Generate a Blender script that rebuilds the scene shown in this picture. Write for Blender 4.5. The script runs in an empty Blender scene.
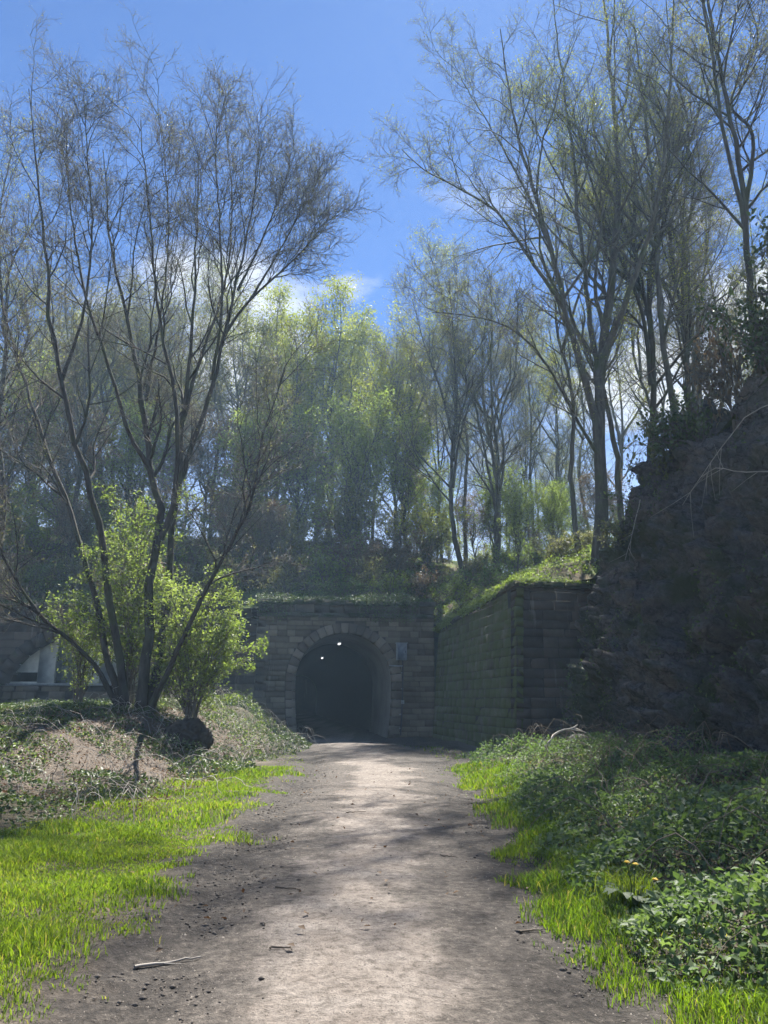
import bpy, math, random
import numpy as np
from mathutils import Vector

# ------------------------------------------------------------------ camera, sky, sun, exposure
SC = bpy.context.scene
COL = SC.collection
PITCH = math.radians(13.76)
CAM_Z = 1.6
FPX = 769.0
cam_d = bpy.data.cameras.new('camera')
cam_d.sensor_fit = 'VERTICAL'
cam_d.sensor_height = 24.0
cam_d.lens = FPX / 1024.0 * 24.0
cam_d.clip_start = 0.05
cam_d.clip_end = 2000.0
cam = bpy.data.objects.new('camera', cam_d)
COL.objects.link(cam)
cam.location = (0, 0, CAM_Z)
cam.rotation_euler = (math.pi / 2 + PITCH, 0, 0)
SC.camera = cam

SUN_AZ = math.radians(12)      # to the right of straight ahead (+Y)
SUN_EL = math.radians(53)
world = bpy.data.worlds.new('World')
SC.world = world
world.use_nodes = True
nt = world.node_tree
nt.nodes.clear()
w_out = nt.nodes.new('ShaderNodeOutputWorld')
w_bg = nt.nodes.new('ShaderNodeBackground')
w_sky = nt.nodes.new('ShaderNodeTexSky')
w_sky.sky_type = 'NISHITA'
w_sky.sun_disc = False
w_sky.sun_elevation = SUN_EL
w_sky.sun_rotation = SUN_AZ
w_sky.altitude = 1500
w_sky.air_density = 1.0
w_sky.dust_density = 0.3
w_sky.ozone_density = 3.5
w_bg.inputs['Strength'].default_value = 0.05
# fair-weather cumulus low all round the sky, from a noise on the view direction
w_tc = nt.nodes.new('ShaderNodeTexCoord')
w_map = nt.nodes.new('ShaderNodeMapping')
w_map.inputs['Scale'].default_value = (1, 1, 2.4)
w_map.inputs['Location'].default_value = (13.85, 5.75, 4.5)
w_map.inputs['Rotation'].default_value = (0, 0, math.radians(-14))
w_n = nt.nodes.new('ShaderNodeTexNoise')
w_n.inputs['Scale'].default_value = 2.6
w_n.inputs['Detail'].default_value = 9
w_n.inputs['Roughness'].default_value = 0.55
w_ramp = nt.nodes.new('ShaderNodeValToRGB')
w_ramp.color_ramp.elements[0].position = 0.53
w_ramp.color_ramp.elements[1].position = 0.64
w_sep = nt.nodes.new('ShaderNodeSeparateXYZ')
w_el = nt.nodes.new('ShaderNodeMapRange')
w_el.inputs['From Min'].default_value = 0.62
w_el.inputs['From Max'].default_value = 0.50
w_mul = nt.nodes.new('ShaderNodeMath'); w_mul.operation = 'MULTIPLY'
w_mix = nt.nodes.new('ShaderNodeMixRGB')
w_mix.inputs['Color2'].default_value = (6.6, 6.9, 7.4, 1)
L = nt.links.new
L(w_tc.outputs['Generated'], w_map.inputs['Vector'])
L(w_map.outputs['Vector'], w_n.inputs['Vector'])
L(w_n.outputs['Fac'], w_ramp.inputs['Fac'])
L(w_tc.outputs['Generated'], w_sep.inputs['Vector'])
L(w_sep.outputs['Z'], w_el.inputs['Value'])
L(w_ramp.outputs['Color'], w_mul.inputs[0])
L(w_el.outputs['Result'], w_mul.inputs[1])
w_hz = nt.nodes.new('ShaderNodeMapRange')      # whitish summer haze towards the horizon, all round
w_hz.inputs['From Min'].default_value = 0.36; w_hz.inputs['From Max'].default_value = 0.12
w_hz.inputs['To Max'].default_value = 0.75
w_max = nt.nodes.new('ShaderNodeMath'); w_max.operation = 'MAXIMUM'
L(w_sep.outputs['Z'], w_hz.inputs['Value'])
L(w_mul.outputs[0], w_max.inputs[0]); L(w_hz.outputs['Result'], w_max.inputs[1])
L(w_max.outputs[0], w_mix.inputs['Fac'])
w_tint = nt.nodes.new('ShaderNodeMixRGB'); w_tint.blend_type = 'MULTIPLY'; w_tint.inputs['Fac'].default_value = 1.0
w_tint.inputs['Color2'].default_value = (0.55, 0.76, 1.05, 1)
L(w_sky.outputs['Color'], w_tint.inputs['Color1'])
L(w_tint.outputs['Color'], w_mix.inputs['Color1'])
L(w_mix.outputs['Color'], w_bg.inputs['Color'])
L(w_bg.outputs['Background'], w_out.inputs['Surface'])

sun_d = bpy.data.lights.new('sun', 'SUN')
sun_d.energy = 5.0
sun_d.angle = math.radians(0.45)
sun_d.color = (1.0, 0.95, 0.87)
sun = bpy.data.objects.new('sun', sun_d)
COL.objects.link(sun)
sun_dir = Vector((math.sin(SUN_AZ) * math.cos(SUN_EL), math.cos(SUN_AZ) * math.cos(SUN_EL), math.sin(SUN_EL)))
sun.rotation_euler = (-sun_dir).to_track_quat('-Z', 'Y').to_euler()
sun.location = sun_dir * 100

SC.view_settings.view_transform = 'Standard'
SC.view_settings.look = 'None'
SC.view_settings.gamma = 1.0
SC.view_settings.exposure = 1.65
SC.view_settings.use_curve_mapping = False
SC.cycles.max_bounces = 6
SC.cycles.volume_bounces = 1

# ------------------------------------------------------------------ helpers
rng = np.random.default_rng(7)
random.seed(7)

def unproject(px, py, depth_y):
    """the world point seen at a pixel, at the given distance straight ahead (world y)"""
    dx = (px - 384) / FPX; dy = (512 - py) / FPX
    d = np.array([dx, math.cos(PITCH) - dy * math.sin(PITCH), math.sin(PITCH) + dy * math.cos(PITCH)])
    return np.array([0, 0, CAM_Z]) + d * (depth_y / d[1])

def unit(v):
    n = np.linalg.norm(v, axis=-1, keepdims=True)
    return v / np.maximum(n, 1e-9)

def sstep(a, b, x):
    t = np.clip((np.asarray(x, float) - a) / (b - a), 0, 1)
    return t * t * (3 - 2 * t)

def hash3(ix, iy, iz, seed=0):
    h = (ix.astype(np.int64) * 374761393 + iy.astype(np.int64) * 668265263 + iz.astype(np.int64) * 2147483647 + seed * 1274126177) & 0xffffffff
    h = ((h ^ (h >> 13)) * 1274126177) & 0xffffffff
    h = ((h ^ (h >> 16)) * 2246822519) & 0xffffffff
    return ((h ^ (h >> 15)) & 0xffffff) / float(0xffffff)

def vnoise(p, seed=0):
    p = np.asarray(p, float)
    i = np.floor(p); f = p - i; f = f * f * (3 - 2 * f)
    i = i.astype(np.int64)
    out = 0
    for a in (0, 1):
        for b in (0, 1):
            for c in (0, 1):
                w = (f[..., 0] if a else 1 - f[..., 0]) * (f[..., 1] if b else 1 - f[..., 1]) * (f[..., 2] if c else 1 - f[..., 2])
                out = out + w * hash3(i[..., 0] + a, i[..., 1] + b, i[..., 2] + c, seed)
    return out

def fbm(x, y, z=0.0, scale=1.0, octv=4, seed=0):
    x, y, z = np.broadcast_arrays(np.asarray(x, float), np.asarray(y, float), np.asarray(z, float))
    p = np.stack([x, y, z], -1) * scale
    s = 0; a = 0.5; tot = 0
    for o in range(octv):
        s = s + a * vnoise(p * 2 ** o + 17.3 * o, seed + o); tot += a; a *= 0.5
    return s / tot

def worley(p, seed=0, want_tilt=False):
    """distance to the nearest cell point and that cell's random value"""
    i = np.floor(p).astype(np.int64)
    best = np.full(p.shape[:-1], 9.0); second = best.copy(); val = np.zeros(p.shape[:-1]); tilt = np.zeros(p.shape[:-1])
    for a in (-1, 0, 1):
        for b in (-1, 0, 1):
            for c in (-1, 0, 1):
                cx, cy, cz = i[..., 0] + a, i[..., 1] + b, i[..., 2] + c
                q = np.stack([cx + hash3(cx, cy, cz, seed), cy + hash3(cx, cy, cz, seed + 1), cz + hash3(cx, cy, cz, seed + 2)], -1)
                d = np.linalg.norm(p - q, axis=-1)
                v = hash3(cx, cy, cz, seed + 3)
                m = d < best
                second = np.where(m, best, np.minimum(second, d))
                val = np.where(m, v, val); best = np.where(m, d, best)
                e = p - q
                tl = e[..., 0] * (hash3(cx, cy, cz, seed + 5) - 0.5) + e[..., 1] * (hash3(cx, cy, cz, seed + 6) - 0.5) * 2 + e[..., 2] * (hash3(cx, cy, cz, seed + 7) - 0.35) * 2
                tilt = np.where(m, tl, tilt)
    return (best, second, val, tilt) if want_tilt else (best, second, val)

def mesh_np(name, verts, faces, mat=None, smooth=False, attrs=None):
    """faces: (F, k) index array, or a list of such arrays"""
    if not isinstance(faces, (list, tuple)):
        faces = [faces]
    verts = np.asarray(verts, np.float32).reshape(-1, 3)
    me = bpy.data.meshes.new(name)
    me.vertices.add(len(verts))
    me.vertices.foreach_set('co', verts.ravel())
    idx = np.concatenate([np.asarray(f, np.int32).ravel() for f in faces])
    sizes = np.concatenate([np.full(len(f), f.shape[1], np.int32) for f in faces])
    starts = np.concatenate([[0], np.cumsum(sizes)[:-1]]).astype(np.int32)
    me.loops.add(len(idx)); me.loops.foreach_set('vertex_index', idx)
    me.polygons.add(len(sizes)); me.polygons.foreach_set('loop_start', starts)
    if smooth:
        me.polygons.foreach_set('use_smooth', np.ones(len(sizes), bool))
    if attrs:
        for k, v in attrs.items():
            a = me.attributes.new(k, 'FLOAT', 'POINT')
            a.data.foreach_set('value', np.asarray(v, np.float32).ravel())
    me.update()
    me.validate()
    if mat: me.materials.append(mat)
    return me

def link(name, data, parent=None, loc=None):
    o = bpy.data.objects.new(name, data)
    COL.objects.link(o)
    if loc is not None: o.location = tuple(float(v) for v in loc)
    if parent is not None: o.parent = parent
    return o

def tag(o, label=None, cat=None, group=None, kind=None):
    if label: o['label'] = label
    if cat: o['category'] = cat
    if group: o['group'] = group
    if kind: o['kind'] = kind
    return o

def thing(name, label, cat, loc=(0, 0, 0), group=None):
    return tag(link(name, None, None, loc), label, cat, group)

def copy_tree(o, parent=None):
    c = o.copy(); COL.objects.link(c); c.parent = parent
    for ch in list(o.children): copy_tree(ch, c)
    return c

class MB:
    def __init__(s): s.v = []; s.f4 = []; s.f3 = []; s.n = 0
    def add(s, v, f4=None, f3=None):
        v = np.asarray(v, float).reshape(-1, 3)
        if f4 is not None and len(f4): s.f4.append(np.asarray(f4).reshape(-1, 4) + s.n)
        if f3 is not None and len(f3): s.f3.append(np.asarray(f3).reshape(-1, 3) + s.n)
        s.v.append(v); s.n += len(v); return s
    def box(s, c, size, rot=None, bev=0.0):
        h = np.array(size) / 2
        if bev <= 0:
            p = np.array([[x, y, z] for x in (-1, 1) for y in (-1, 1) for z in (-1, 1)], float) * h
            f = [[0, 1, 3, 2], [4, 6, 7, 5], [0, 4, 5, 1], [2, 3, 7, 6], [0, 2, 6, 4], [1, 5, 7, 3]]
            f3 = None
        else:
            p = []; f = []; f3 = []
            ids = {}
            for ax in range(3):
                for sg in (-1, 1):
                    o1, o2 = [a for a in range(3) if a != ax]
                    q = []
                    for a, b in ((-1, -1), (1, -1), (1, 1), (-1, 1)):
                        v = np.zeros(3); v[ax] = sg * h[ax]; v[o1] = a * (h[o1] - bev); v[o2] = b * (h[o2] - bev)
                        key = [0, 0, 0]; key[ax] = sg; key[o1] = a; key[o2] = b
                        ids[(ax,) + tuple(key)] = len(p); q.append(len(p)); p.append(v)
                    f.append(q)
            for a in (-1, 1):
                for b in (-1, 1):
                    f.append([ids[(0, a, b, -1)], ids[(0, a, b, 1)], ids[(1, a, b, 1)], ids[(1, a, b, -1)]])
                    f.append([ids[(0, a, -1, b)], ids[(0, a, 1, b)], ids[(2, a, 1, b)], ids[(2, a, -1, b)]])
                    f.append([ids[(1, -1, a, b)], ids[(1, 1, a, b)], ids[(2, 1, a, b)], ids[(2, -1, a, b)]])
                    for c2 in (-1, 1):
                        f3.append([ids[(0, a, b, c2)], ids[(1, a, b, c2)], ids[(2, a, b, c2)]])
            p = np.array(p)
        if rot is not None: p = p @ np.asarray(rot).T
        return s.add(p + np.array(c), f, f3)
    def tubes(s, pts, rad, sides):
        pts = np.asarray(pts, float)
        if pts.ndim == 2: pts = pts[None]; rad = np.asarray(rad, float)[None]
        B, n, _ = pts.shape
        tan = np.empty_like(pts)
        tan[:, 1:-1] = pts[:, 2:] - pts[:, :-2]; tan[:, 0] = pts[:, 1] - pts[:, 0]; tan[:, -1] = pts[:, -1] - pts[:, -2]
        tan = unit(tan)
        mean = unit(pts[:, -1] - pts[:, 0])
        ref = np.where(np.abs(mean[:, 2:3]) > 0.8, np.array([[1.0, 0.13, 0]]), np.array([[0, 0.13, 1.0]]))
        a = unit(np.cross(tan, ref[:, None, :])); b = np.cross(tan, a)
        ang = np.arange(sides) * 2 * math.pi / sides
        ring = a[:, :, None, :] * np.cos(ang)[None, None, :, None] + b[:, :, None, :] * np.sin(ang)[None, None, :, None]
        v = pts[:, :, None, :] + ring * rad[:, :, None, None]
        idx = np.arange(B * n * sides).reshape(B, n, sides)
        i0 = idx[:, :-1, :]; i1 = idx[:, 1:, :]
        f = np.stack([i0, np.roll(i0, -1, 2), np.roll(i1, -1, 2), i1], -1).reshape(-1, 4)
        return s.add(v.reshape(-1, 3), f)
    def cones(s, p0, p1, r):
        d = unit(p1 - p0); ref = np.where(np.abs(d[:, 2:3]) > 0.8, np.array([[1.0, 0.1, 0]]), np.array([[0, 0.1, 1.0]]))
        a = unit(np.cross(d, ref)); b = np.cross(d, a); n = len(p0)
        ring = [p0 + (a * math.cos(t) + b * math.sin(t)) * r[:, None] for t in (0, 2.094, 4.189)]
        v = np.stack(ring + [p1], 1).reshape(-1, 3); k = np.arange(n)[:, None, None] * 4
        return s.add(v, None, (k + np.array([[0, 1, 3], [1, 2, 3], [2, 0, 3]])[None]).reshape(-1, 3))
    def mesh(s, name, mat, smooth=False, attrs=None):
        fs = []
        if s.f4: fs.append(np.concatenate(s.f4))
        if s.f3: fs.append(np.concatenate(s.f3))
        return mesh_np(name, np.concatenate(s.v), fs, mat, smooth, attrs)
    def build(s, name, mat, parent=None, loc=None, smooth=False):
        return link(name, s.mesh(name, mat, smooth), parent, loc)

# ------------------------------------------------------------------ materials
def new_mat(name):
    m = bpy.data.materials.new(name); m.use_nodes = True
    m.node_tree.nodes.clear()
    return m, m.node_tree.nodes, m.node_tree.links.new

def ramp(N, stops):
    r = N.new('ShaderNodeValToRGB')
    e = r.color_ramp.elements
    while len(e) < len(stops): e.new(0.5)
    for k, (p, c) in enumerate(stops):
        e[k].position = p; e[k].color = tuple(c) + (1,) if len(c) == 3 else c
    return r

def noise(N, Lk, scale, detail=5, rough=0.55, coord='Object', vec=None, sc3=None):
    t = N.new('ShaderNodeTexNoise')
    t.inputs['Scale'].default_value = scale; t.inputs['Detail'].default_value = detail; t.inputs['Roughness'].default_value = rough
    if vec is None:
        tc = N.new('ShaderNodeTexCoord'); vec = tc.outputs[coord]
    if sc3 is not None:
        mp = N.new('ShaderNodeMapping'); mp.inputs['Scale'].default_value = sc3
        Lk(vec, mp.inputs['Vector']); vec = mp.outputs['Vector']
    Lk(vec, t.inputs['Vector'])
    return t

def mix(N, Lk, fac, c1, c2, mode='MIX'):
    m = N.new('ShaderNodeMixRGB'); m.blend_type = mode
    for inp, v in (('Fac', fac), ('Color1', c1), ('Color2', c2)):
        if hasattr(v, 'is_output') or isinstance(v, bpy.types.NodeSocket): Lk(v, m.inputs[inp])
        elif isinstance(v, (int, float)): m.inputs[inp].default_value = v
        else: m.inputs[inp].default_value = tuple(v) + (1,)
    return m.outputs['Color']

def world_pos(N):
    return N.new('ShaderNodeNewGeometry').outputs['Position']

def finish(N, Lk, color, rough=0.85, bump=None, bump_str=0.3, bump_dist=0.02, spec=0.3):
    b = N.new('ShaderNodeBsdfPrincipled'); o = N.new('ShaderNodeOutputMaterial')
    if isinstance(color, bpy.types.NodeSocket): Lk(color, b.inputs['Base Color'])
    else: b.inputs['Base Color'].default_value = tuple(color) + (1,)
    if isinstance(rough, bpy.types.NodeSocket): Lk(rough, b.inputs['Roughness'])
    else: b.inputs['Roughness'].default_value = rough
    b.inputs['Specular IOR Level'].default_value = spec
    if bump is not None:
        bn = N.new('ShaderNodeBump'); bn.inputs['Strength'].default_value = bump_str; bn.inputs['Distance'].default_value = bump_dist
        Lk(bump, bn.inputs['Height']); Lk(bn.outputs['Normal'], b.inputs['Normal'])
    Lk(b.outputs['BSDF'], o.inputs['Surface'])
    return b

def leaf_mat(name, stops, trans=0.5, rough=0.45, tcol=(1.0, 1.15, 0.45), spec=0.4):
    """thin leaf: diffuse + light passing through; colour varies leaf by leaf through the attribute rnd"""
    m, N, Lk = new_mat(name)
    at = N.new('ShaderNodeAttribute'); at.attribute_name = 'rnd'
    r = ramp(N, stops); Lk(at.outputs['Fac'], r.inputs['Fac'])
    b = N.new('ShaderNodeBsdfPrincipled'); b.inputs['Roughness'].default_value = rough; b.inputs['Specular IOR Level'].default_value = spec
    Lk(r.outputs['Color'], b.inputs['Base Color'])
    t = N.new('ShaderNodeBsdfTranslucent')
    Lk(mix(N, Lk, 1.0, r.outputs['Color'], tcol, 'MULTIPLY'), t.inputs['Color'])
    ms = N.new('ShaderNodeMixShader'); ms.inputs['Fac'].default_value = trans
    Lk(b.outputs['BSDF'], ms.inputs[1]); Lk(t.outputs['BSDF'], ms.inputs[2])
    o = N.new('ShaderNodeOutputMaterial'); Lk(ms.outputs[0], o.inputs['Surface'])
    return m

def bark_mat(name, c1, c2, c3=(0.07, 0.085, 0.04)):
    m, N, Lk = new_mat(name)
    n1 = noise(N, Lk, 7, 6, 0.65, sc3=(1, 1, 0.22)); n2 = noise(N, Lk, 1.1, 4)
    r = ramp(N, [(0.3, c1), (0.7, c2)]); Lk(n1.outputs['Fac'], r.inputs['Fac'])
    r2 = ramp(N, [(0.5, (0, 0, 0)), (0.68, (1, 1, 1))]); Lk(n2.outputs['Fac'], r2.inputs['Fac'])
    c = mix(N, Lk, r2.outputs['Color'], r.outputs['Color'], c3)
    finish(N, Lk, c, 0.9, n1.outputs['Fac'], 0.6, 0.03, 0.2)
    return m

def stone_mat(name, stops, moss=(0.05, 0.075, 0.02), moss_lo=0.5, soot=0.35, bump=0.6):
    m, N, Lk = new_mat(name)
    oi = N.new('ShaderNodeObjectInfo')
    pos = world_pos(N)
    n1 = noise(N, Lk, 3.2, 7, 0.65, vec=pos); n2 = noise(N, Lk, 0.55, 5, 0.6, vec=pos); n3 = noise(N, Lk, 26, 5, 0.7, vec=pos)
    r = ramp(N, stops)
    ad = N.new('ShaderNodeMath'); ad.operation = 'MULTIPLY_ADD'; ad.inputs[1].default_value = 0.62; Lk(oi.outputs['Random'], ad.inputs[0])
    mu = N.new('ShaderNodeMath'); mu.operation = 'MULTIPLY'; mu.inputs[1].default_value = 0.45; Lk(n1.outputs['Fac'], mu.inputs[0])
    Lk(mu.outputs[0], ad.inputs[2]); Lk(ad.outputs[0], r.inputs['Fac'])
    rs = ramp(N, [(0.35, (1 - soot,) * 3), (0.62, (1, 1, 1))]); Lk(n2.outputs['Fac'], rs.inputs['Fac'])
    c = mix(N, Lk, 1.0, r.outputs['Color'], rs.outputs['Color'], 'MULTIPLY')
    ns = noise(N, Lk, 2.2, 6, 0.65, vec=pos, sc3=(1, 1, 0.10))
    rst = ramp(N, [(0.60, (0, 0, 0)), (0.74, (0.55, 0.55, 0.55))]); Lk(ns.outputs['Fac'], rst.inputs['Fac'])
    c = mix(N, Lk, rst.outputs['Color'], c, (0.30, 0.275, 0.24))
    n4 = noise(N, Lk, 1.3, 6, 0.7, vec=pos)
    rm = ramp(N, [(moss_lo, (0, 0, 0)), (moss_lo + 0.18, (1, 1, 1))]); Lk(n4.outputs['Fac'], rm.inputs['Fac'])
    mm = N.new('ShaderNodeMath'); mm.operation = 'MULTIPLY'; mm.inputs[1].default_value = 0.8; Lk(rm.outputs['Color'], mm.inputs[0])
    c = mix(N, Lk, mm.outputs[0], c, moss)
    finish(N, Lk, c, 0.9, n3.outputs['Fac'], bump, 0.015, 0.2)
    return m

def plain_bore_shade():
    m, N, Lk = new_mat('shade_darkened_brick')  # near-black colour holds the shade deep inside the tunnel
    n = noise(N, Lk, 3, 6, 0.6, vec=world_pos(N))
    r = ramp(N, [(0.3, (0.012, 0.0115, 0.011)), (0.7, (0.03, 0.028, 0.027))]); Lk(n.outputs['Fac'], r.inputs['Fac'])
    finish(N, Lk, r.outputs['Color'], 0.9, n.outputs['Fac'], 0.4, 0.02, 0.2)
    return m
M = {}
M['portal'] = stone_mat('portal_sandstone', [(0.15, (0.10, 0.085, 0.062)), (0.5, (0.185, 0.16, 0.115)), (0.9, (0.27, 0.235, 0.175))], moss_lo=0.6)
M['voussoir'] = stone_mat('voussoir_sandstone', [(0.15, (0.11, 0.095, 0.075)), (0.5, (0.19, 0.165, 0.13)), (0.9, (0.30, 0.265, 0.215))], moss_lo=0.6)
M['wing'] = stone_mat('mossy_wall_stone', [(0.15, (0.09, 0.08, 0.055)), (0.5, (0.145, 0.13, 0.088)), (0.9, (0.21, 0.19, 0.135))], moss=(0.088, 0.112, 0.034), moss_lo=0.34)
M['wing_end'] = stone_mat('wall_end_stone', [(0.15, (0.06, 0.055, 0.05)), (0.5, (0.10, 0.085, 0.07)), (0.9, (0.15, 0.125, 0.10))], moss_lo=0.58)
M['coping'] = stone_mat('coping_stone', [(0.15, (0.09, 0.085, 0.07)), (0.5, (0.15, 0.14, 0.11)), (0.9, (0.2, 0.19, 0.15))], moss_lo=0.45)
M['mortar'] = stone_mat('old_mortar', [(0.1, (0.05, 0.047, 0.04)), (0.9, (0.10, 0.09, 0.075))], moss_lo=0.6)
M['lining'] = stone_mat('tunnel_lining', [(0.2, (0.30, 0.28, 0.25)), (0.8, (0.46, 0.43, 0.39))], moss_lo=0.72, soot=0.3, bump=0.25)
M['bore_shade'] = plain_bore_shade()
def rock_mat():
    m, N, Lk = new_mat('cutting_rock')
    pos = world_pos(N)
    n1 = noise(N, Lk, 1.1, 7, 0.65, vec=pos, sc3=(1, 1, 1.6)); n2 = noise(N, Lk, 9, 6, 0.7, vec=pos); n3 = noise(N, Lk, 0.6, 5, 0.6, vec=pos)
    wn = noise(N, Lk, 1.5, 4, 0.6, vec=pos)
    wv = N.new('ShaderNodeMixRGB'); wv.blend_type = 'ADD'; wv.inputs['Fac'].default_value = 1.0
    Lk(pos, wv.inputs['Color1']); Lk(wn.outputs['Color'], wv.inputs['Color2'])
    cracks = []
    for sc, sz in ((0.75, (1, 1, 1.5)), (2.4, (1, 1, 1.8))):
        mp = N.new('ShaderNodeMapping'); mp.inputs['Scale'].default_value = sz; Lk(wv.outputs['Color'], mp.inputs['Vector'])
        vo = N.new('ShaderNodeTexVoronoi'); vo.feature = 'DISTANCE_TO_EDGE'; vo.inputs['Scale'].default_value = sc; Lk(mp.outputs['Vector'], vo.inputs['Vector'])
        cr = ramp(N, [(0.0, (0.42, 0.42, 0.43)), (0.035, (1, 1, 1))]); Lk(vo.outputs['Distance'], cr.inputs['Fac']); cracks.append(cr.outputs['Color'])
    r = ramp(N, [(0.28, (0.065, 0.066, 0.07)), (0.48, (0.125, 0.122, 0.122)), (0.62, (0.175, 0.15, 0.132)), (0.8, (0.25, 0.225, 0.205))]); Lk(n1.outputs['Fac'], r.inputs['Fac'])
    r2 = ramp(N, [(0.3, (0.55, 0.55, 0.55)), (0.65, (1.25, 1.25, 1.25))]); Lk(n2.outputs['Fac'], r2.inputs['Fac'])
    c = mix(N, Lk, 1.0, r.outputs['Color'], r2.outputs['Color'], 'MULTIPLY')
    c = mix(N, Lk, 1.0, c, cracks[0], 'MULTIPLY'); c = mix(N, Lk, 0.7, c, cracks[1], 'MULTIPLY')
    rm = ramp(N, [(0.48, (0, 0, 0)), (0.62, (0.8, 0.8, 0.8))]); Lk(n3.outputs['Fac'], rm.inputs['Fac'])
    c = mix(N, Lk, rm.outputs['Color'], c, (0.055, 0.07, 0.032))
    hm = mix(N, Lk, 0.5, n2.outputs['Fac'], cracks[1], 'MULTIPLY'); hm = mix(N, Lk, 0.8, hm, cracks[0], 'MULTIPLY')
    finish(N, Lk, c, 0.85, hm, 1.0, 0.09, 0.3)
    return m
M['rock'] = rock_mat()
M['bark_dark'] = bark_mat('dark_bark', (0.035, 0.031, 0.026), (0.10, 0.09, 0.076))
M['bark_grey'] = bark_mat('grey_bark', (0.05, 0.046, 0.04), (0.15, 0.14, 0.12), (0.085, 0.10, 0.05))
M['bark_twig'] = bark_mat('twig_bark', (0.09, 0.08, 0.07), (0.19, 0.17, 0.15), (0.15, 0.14, 0.105))
M['leaf_fresh'] = leaf_mat('fresh_green_leaf', [(0, (0.13, 0.17, 0.05)), (0.6, (0.225, 0.27, 0.10)), (1, (0.33, 0.36, 0.16))], 0.6, 0.5, spec=0.35)
M['leaf_yellow'] = leaf_mat('yellow_green_leaf', [(0, (0.16, 0.18, 0.04)), (0.6, (0.26, 0.265, 0.065)), (1, (0.36, 0.34, 0.10))], 0.6, 0.5, spec=0.35)
M['leaf_olive'] = leaf_mat('olive_bud_leaf', [(0, (0.10, 0.11, 0.05)), (0.6, (0.19, 0.19, 0.095)), (1, (0.29, 0.27, 0.16))], 0.6, 0.5, tcol=(1.0, 1.05, 0.6), spec=0.5)
M['leaf_brown'] = leaf_mat('russet_bud_leaf', [(0, (0.12, 0.09, 0.06)), (0.6, (0.21, 0.165, 0.115)), (1, (0.28, 0.26, 0.17))], 0.55, 0.4, tcol=(1.05, 0.92, 0.68), spec=0.5)
M['leaf_ivy'] = leaf_mat('ivy_leaf', [(0, (0.04, 0.065, 0.025)), (0.6, (0.085, 0.125, 0.045)), (1, (0.17, 0.21, 0.09))], 0.3, 0.5, spec=0.35)
M['leaf_nettle'] = leaf_mat('nettle_leaf', [(0, (0.085, 0.13, 0.065)), (0.6, (0.155, 0.22, 0.11)), (1, (0.27, 0.33, 0.175))], 0.45, 0.55, spec=0.25)
M['leaf_dead'] = leaf_mat('dead_leaf', [(0, (0.06, 0.035, 0.02)), (0.5, (0.14, 0.09, 0.05)), (1, (0.25, 0.18, 0.11))], 0.2, 0.7, tcol=(1.1, 0.8, 0.5))
M['grass'] = leaf_mat('grass_blade', [(0, (0.075, 0.135, 0.026)), (0.45, (0.165, 0.245, 0.036)), (0.88, (0.265, 0.325, 0.06)), (1, (0.33, 0.29, 0.16))], 0.6, 0.5, tcol=(1.1, 1.2, 0.3))
M['petal'] = leaf_mat('yellow_petal', [(0, (0.7, 0.5, 0.02)), (1, (0.85, 0.65, 0.03))], 0.3, 0.5, tcol=(1, 0.9, 0.3))

def plain(name, col, rough=0.6, metal=0.0, var=0.25, scale=6):
    m, N, Lk = new_mat(name)
    n = noise(N, Lk, scale, 6, 0.6, vec=world_pos(N))
    r = ramp(N, [(0.3, tuple(c * (1 - var) for c in col)), (0.7, tuple(min(1, c * (1 + var)) for c in col))])
    Lk(n.outputs['Fac'], r.inputs['Fac'])
    b = finish(N, Lk, r.outputs['Color'], rough, n.outputs['Fac'], 0.15, 0.005)
    b.inputs['Metallic'].default_value = metal
    return m
M['cabinet'] = plain('grey_cabinet_paint', (0.30, 0.32, 0.33), 0.45)
M['conduit'] = plain('dark_conduit', (0.06, 0.065, 0.07), 0.5)
M['panel'] = plain('pale_weathered_board', (0.60, 0.61, 0.52), 0.8, var=0.18, scale=2.5)
M['panel_dark'] = plain('grey_green_board', (0.20, 0.22, 0.19), 0.8)
M['ledge'] = plain('pale_ledge_concrete', (0.38, 0.38, 0.34), 0.85)
M['soil'] = plain('dark_earth', (0.05, 0.04, 0.03), 0.95, var=0.4, scale=9)
M['clod'] = plain('mud_clod', (0.10, 0.087, 0.075), 0.9, var=0.4, scale=20)
M['stick'] = plain('dry_stick', (0.16, 0.13, 0.10), 0.85)
M['stick_pale'] = plain('bleached_stick', (0.36, 0.33, 0.29), 0.8)
M['cutwood'] = plain('pale_split_wood', (0.55, 0.50, 0.42), 0.75)
m, N, Lk = new_mat('lamp_glow')
em = N.new('ShaderNodeEmission'); em.inputs['Color'].default_value = (0.95, 0.97, 1, 1); em.inputs['Strength'].default_value = 0.7
Lk(em.outputs[0], N.new('ShaderNodeOutputMaterial').inputs['Surface'])
M['lamp'] = m

# ------------------------------------------------------------------ ground shape
def path_c(y):
    y = np.asarray(y, float)
    return np.where(y < 35, -1.77 * sstep(18, 38, y) * 1.12, -1.77 - (y - 35) * 0.1405)

def path_hw(y):
    return np.interp(y, [-20, 4, 13, 22, 30, 35, 36], [1.3, 1.33, 1.55, 1.8, 2.0, 2.1, 2.1])

def toe_x(y):
    return np.interp(y, [-40, 4, 10, 14, 19, 24, 30, 33, 36], [-5.0, -4.9, -4.7, -4.4, -3.7, -3.2, -3.1, -3.9, -4.4])

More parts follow.
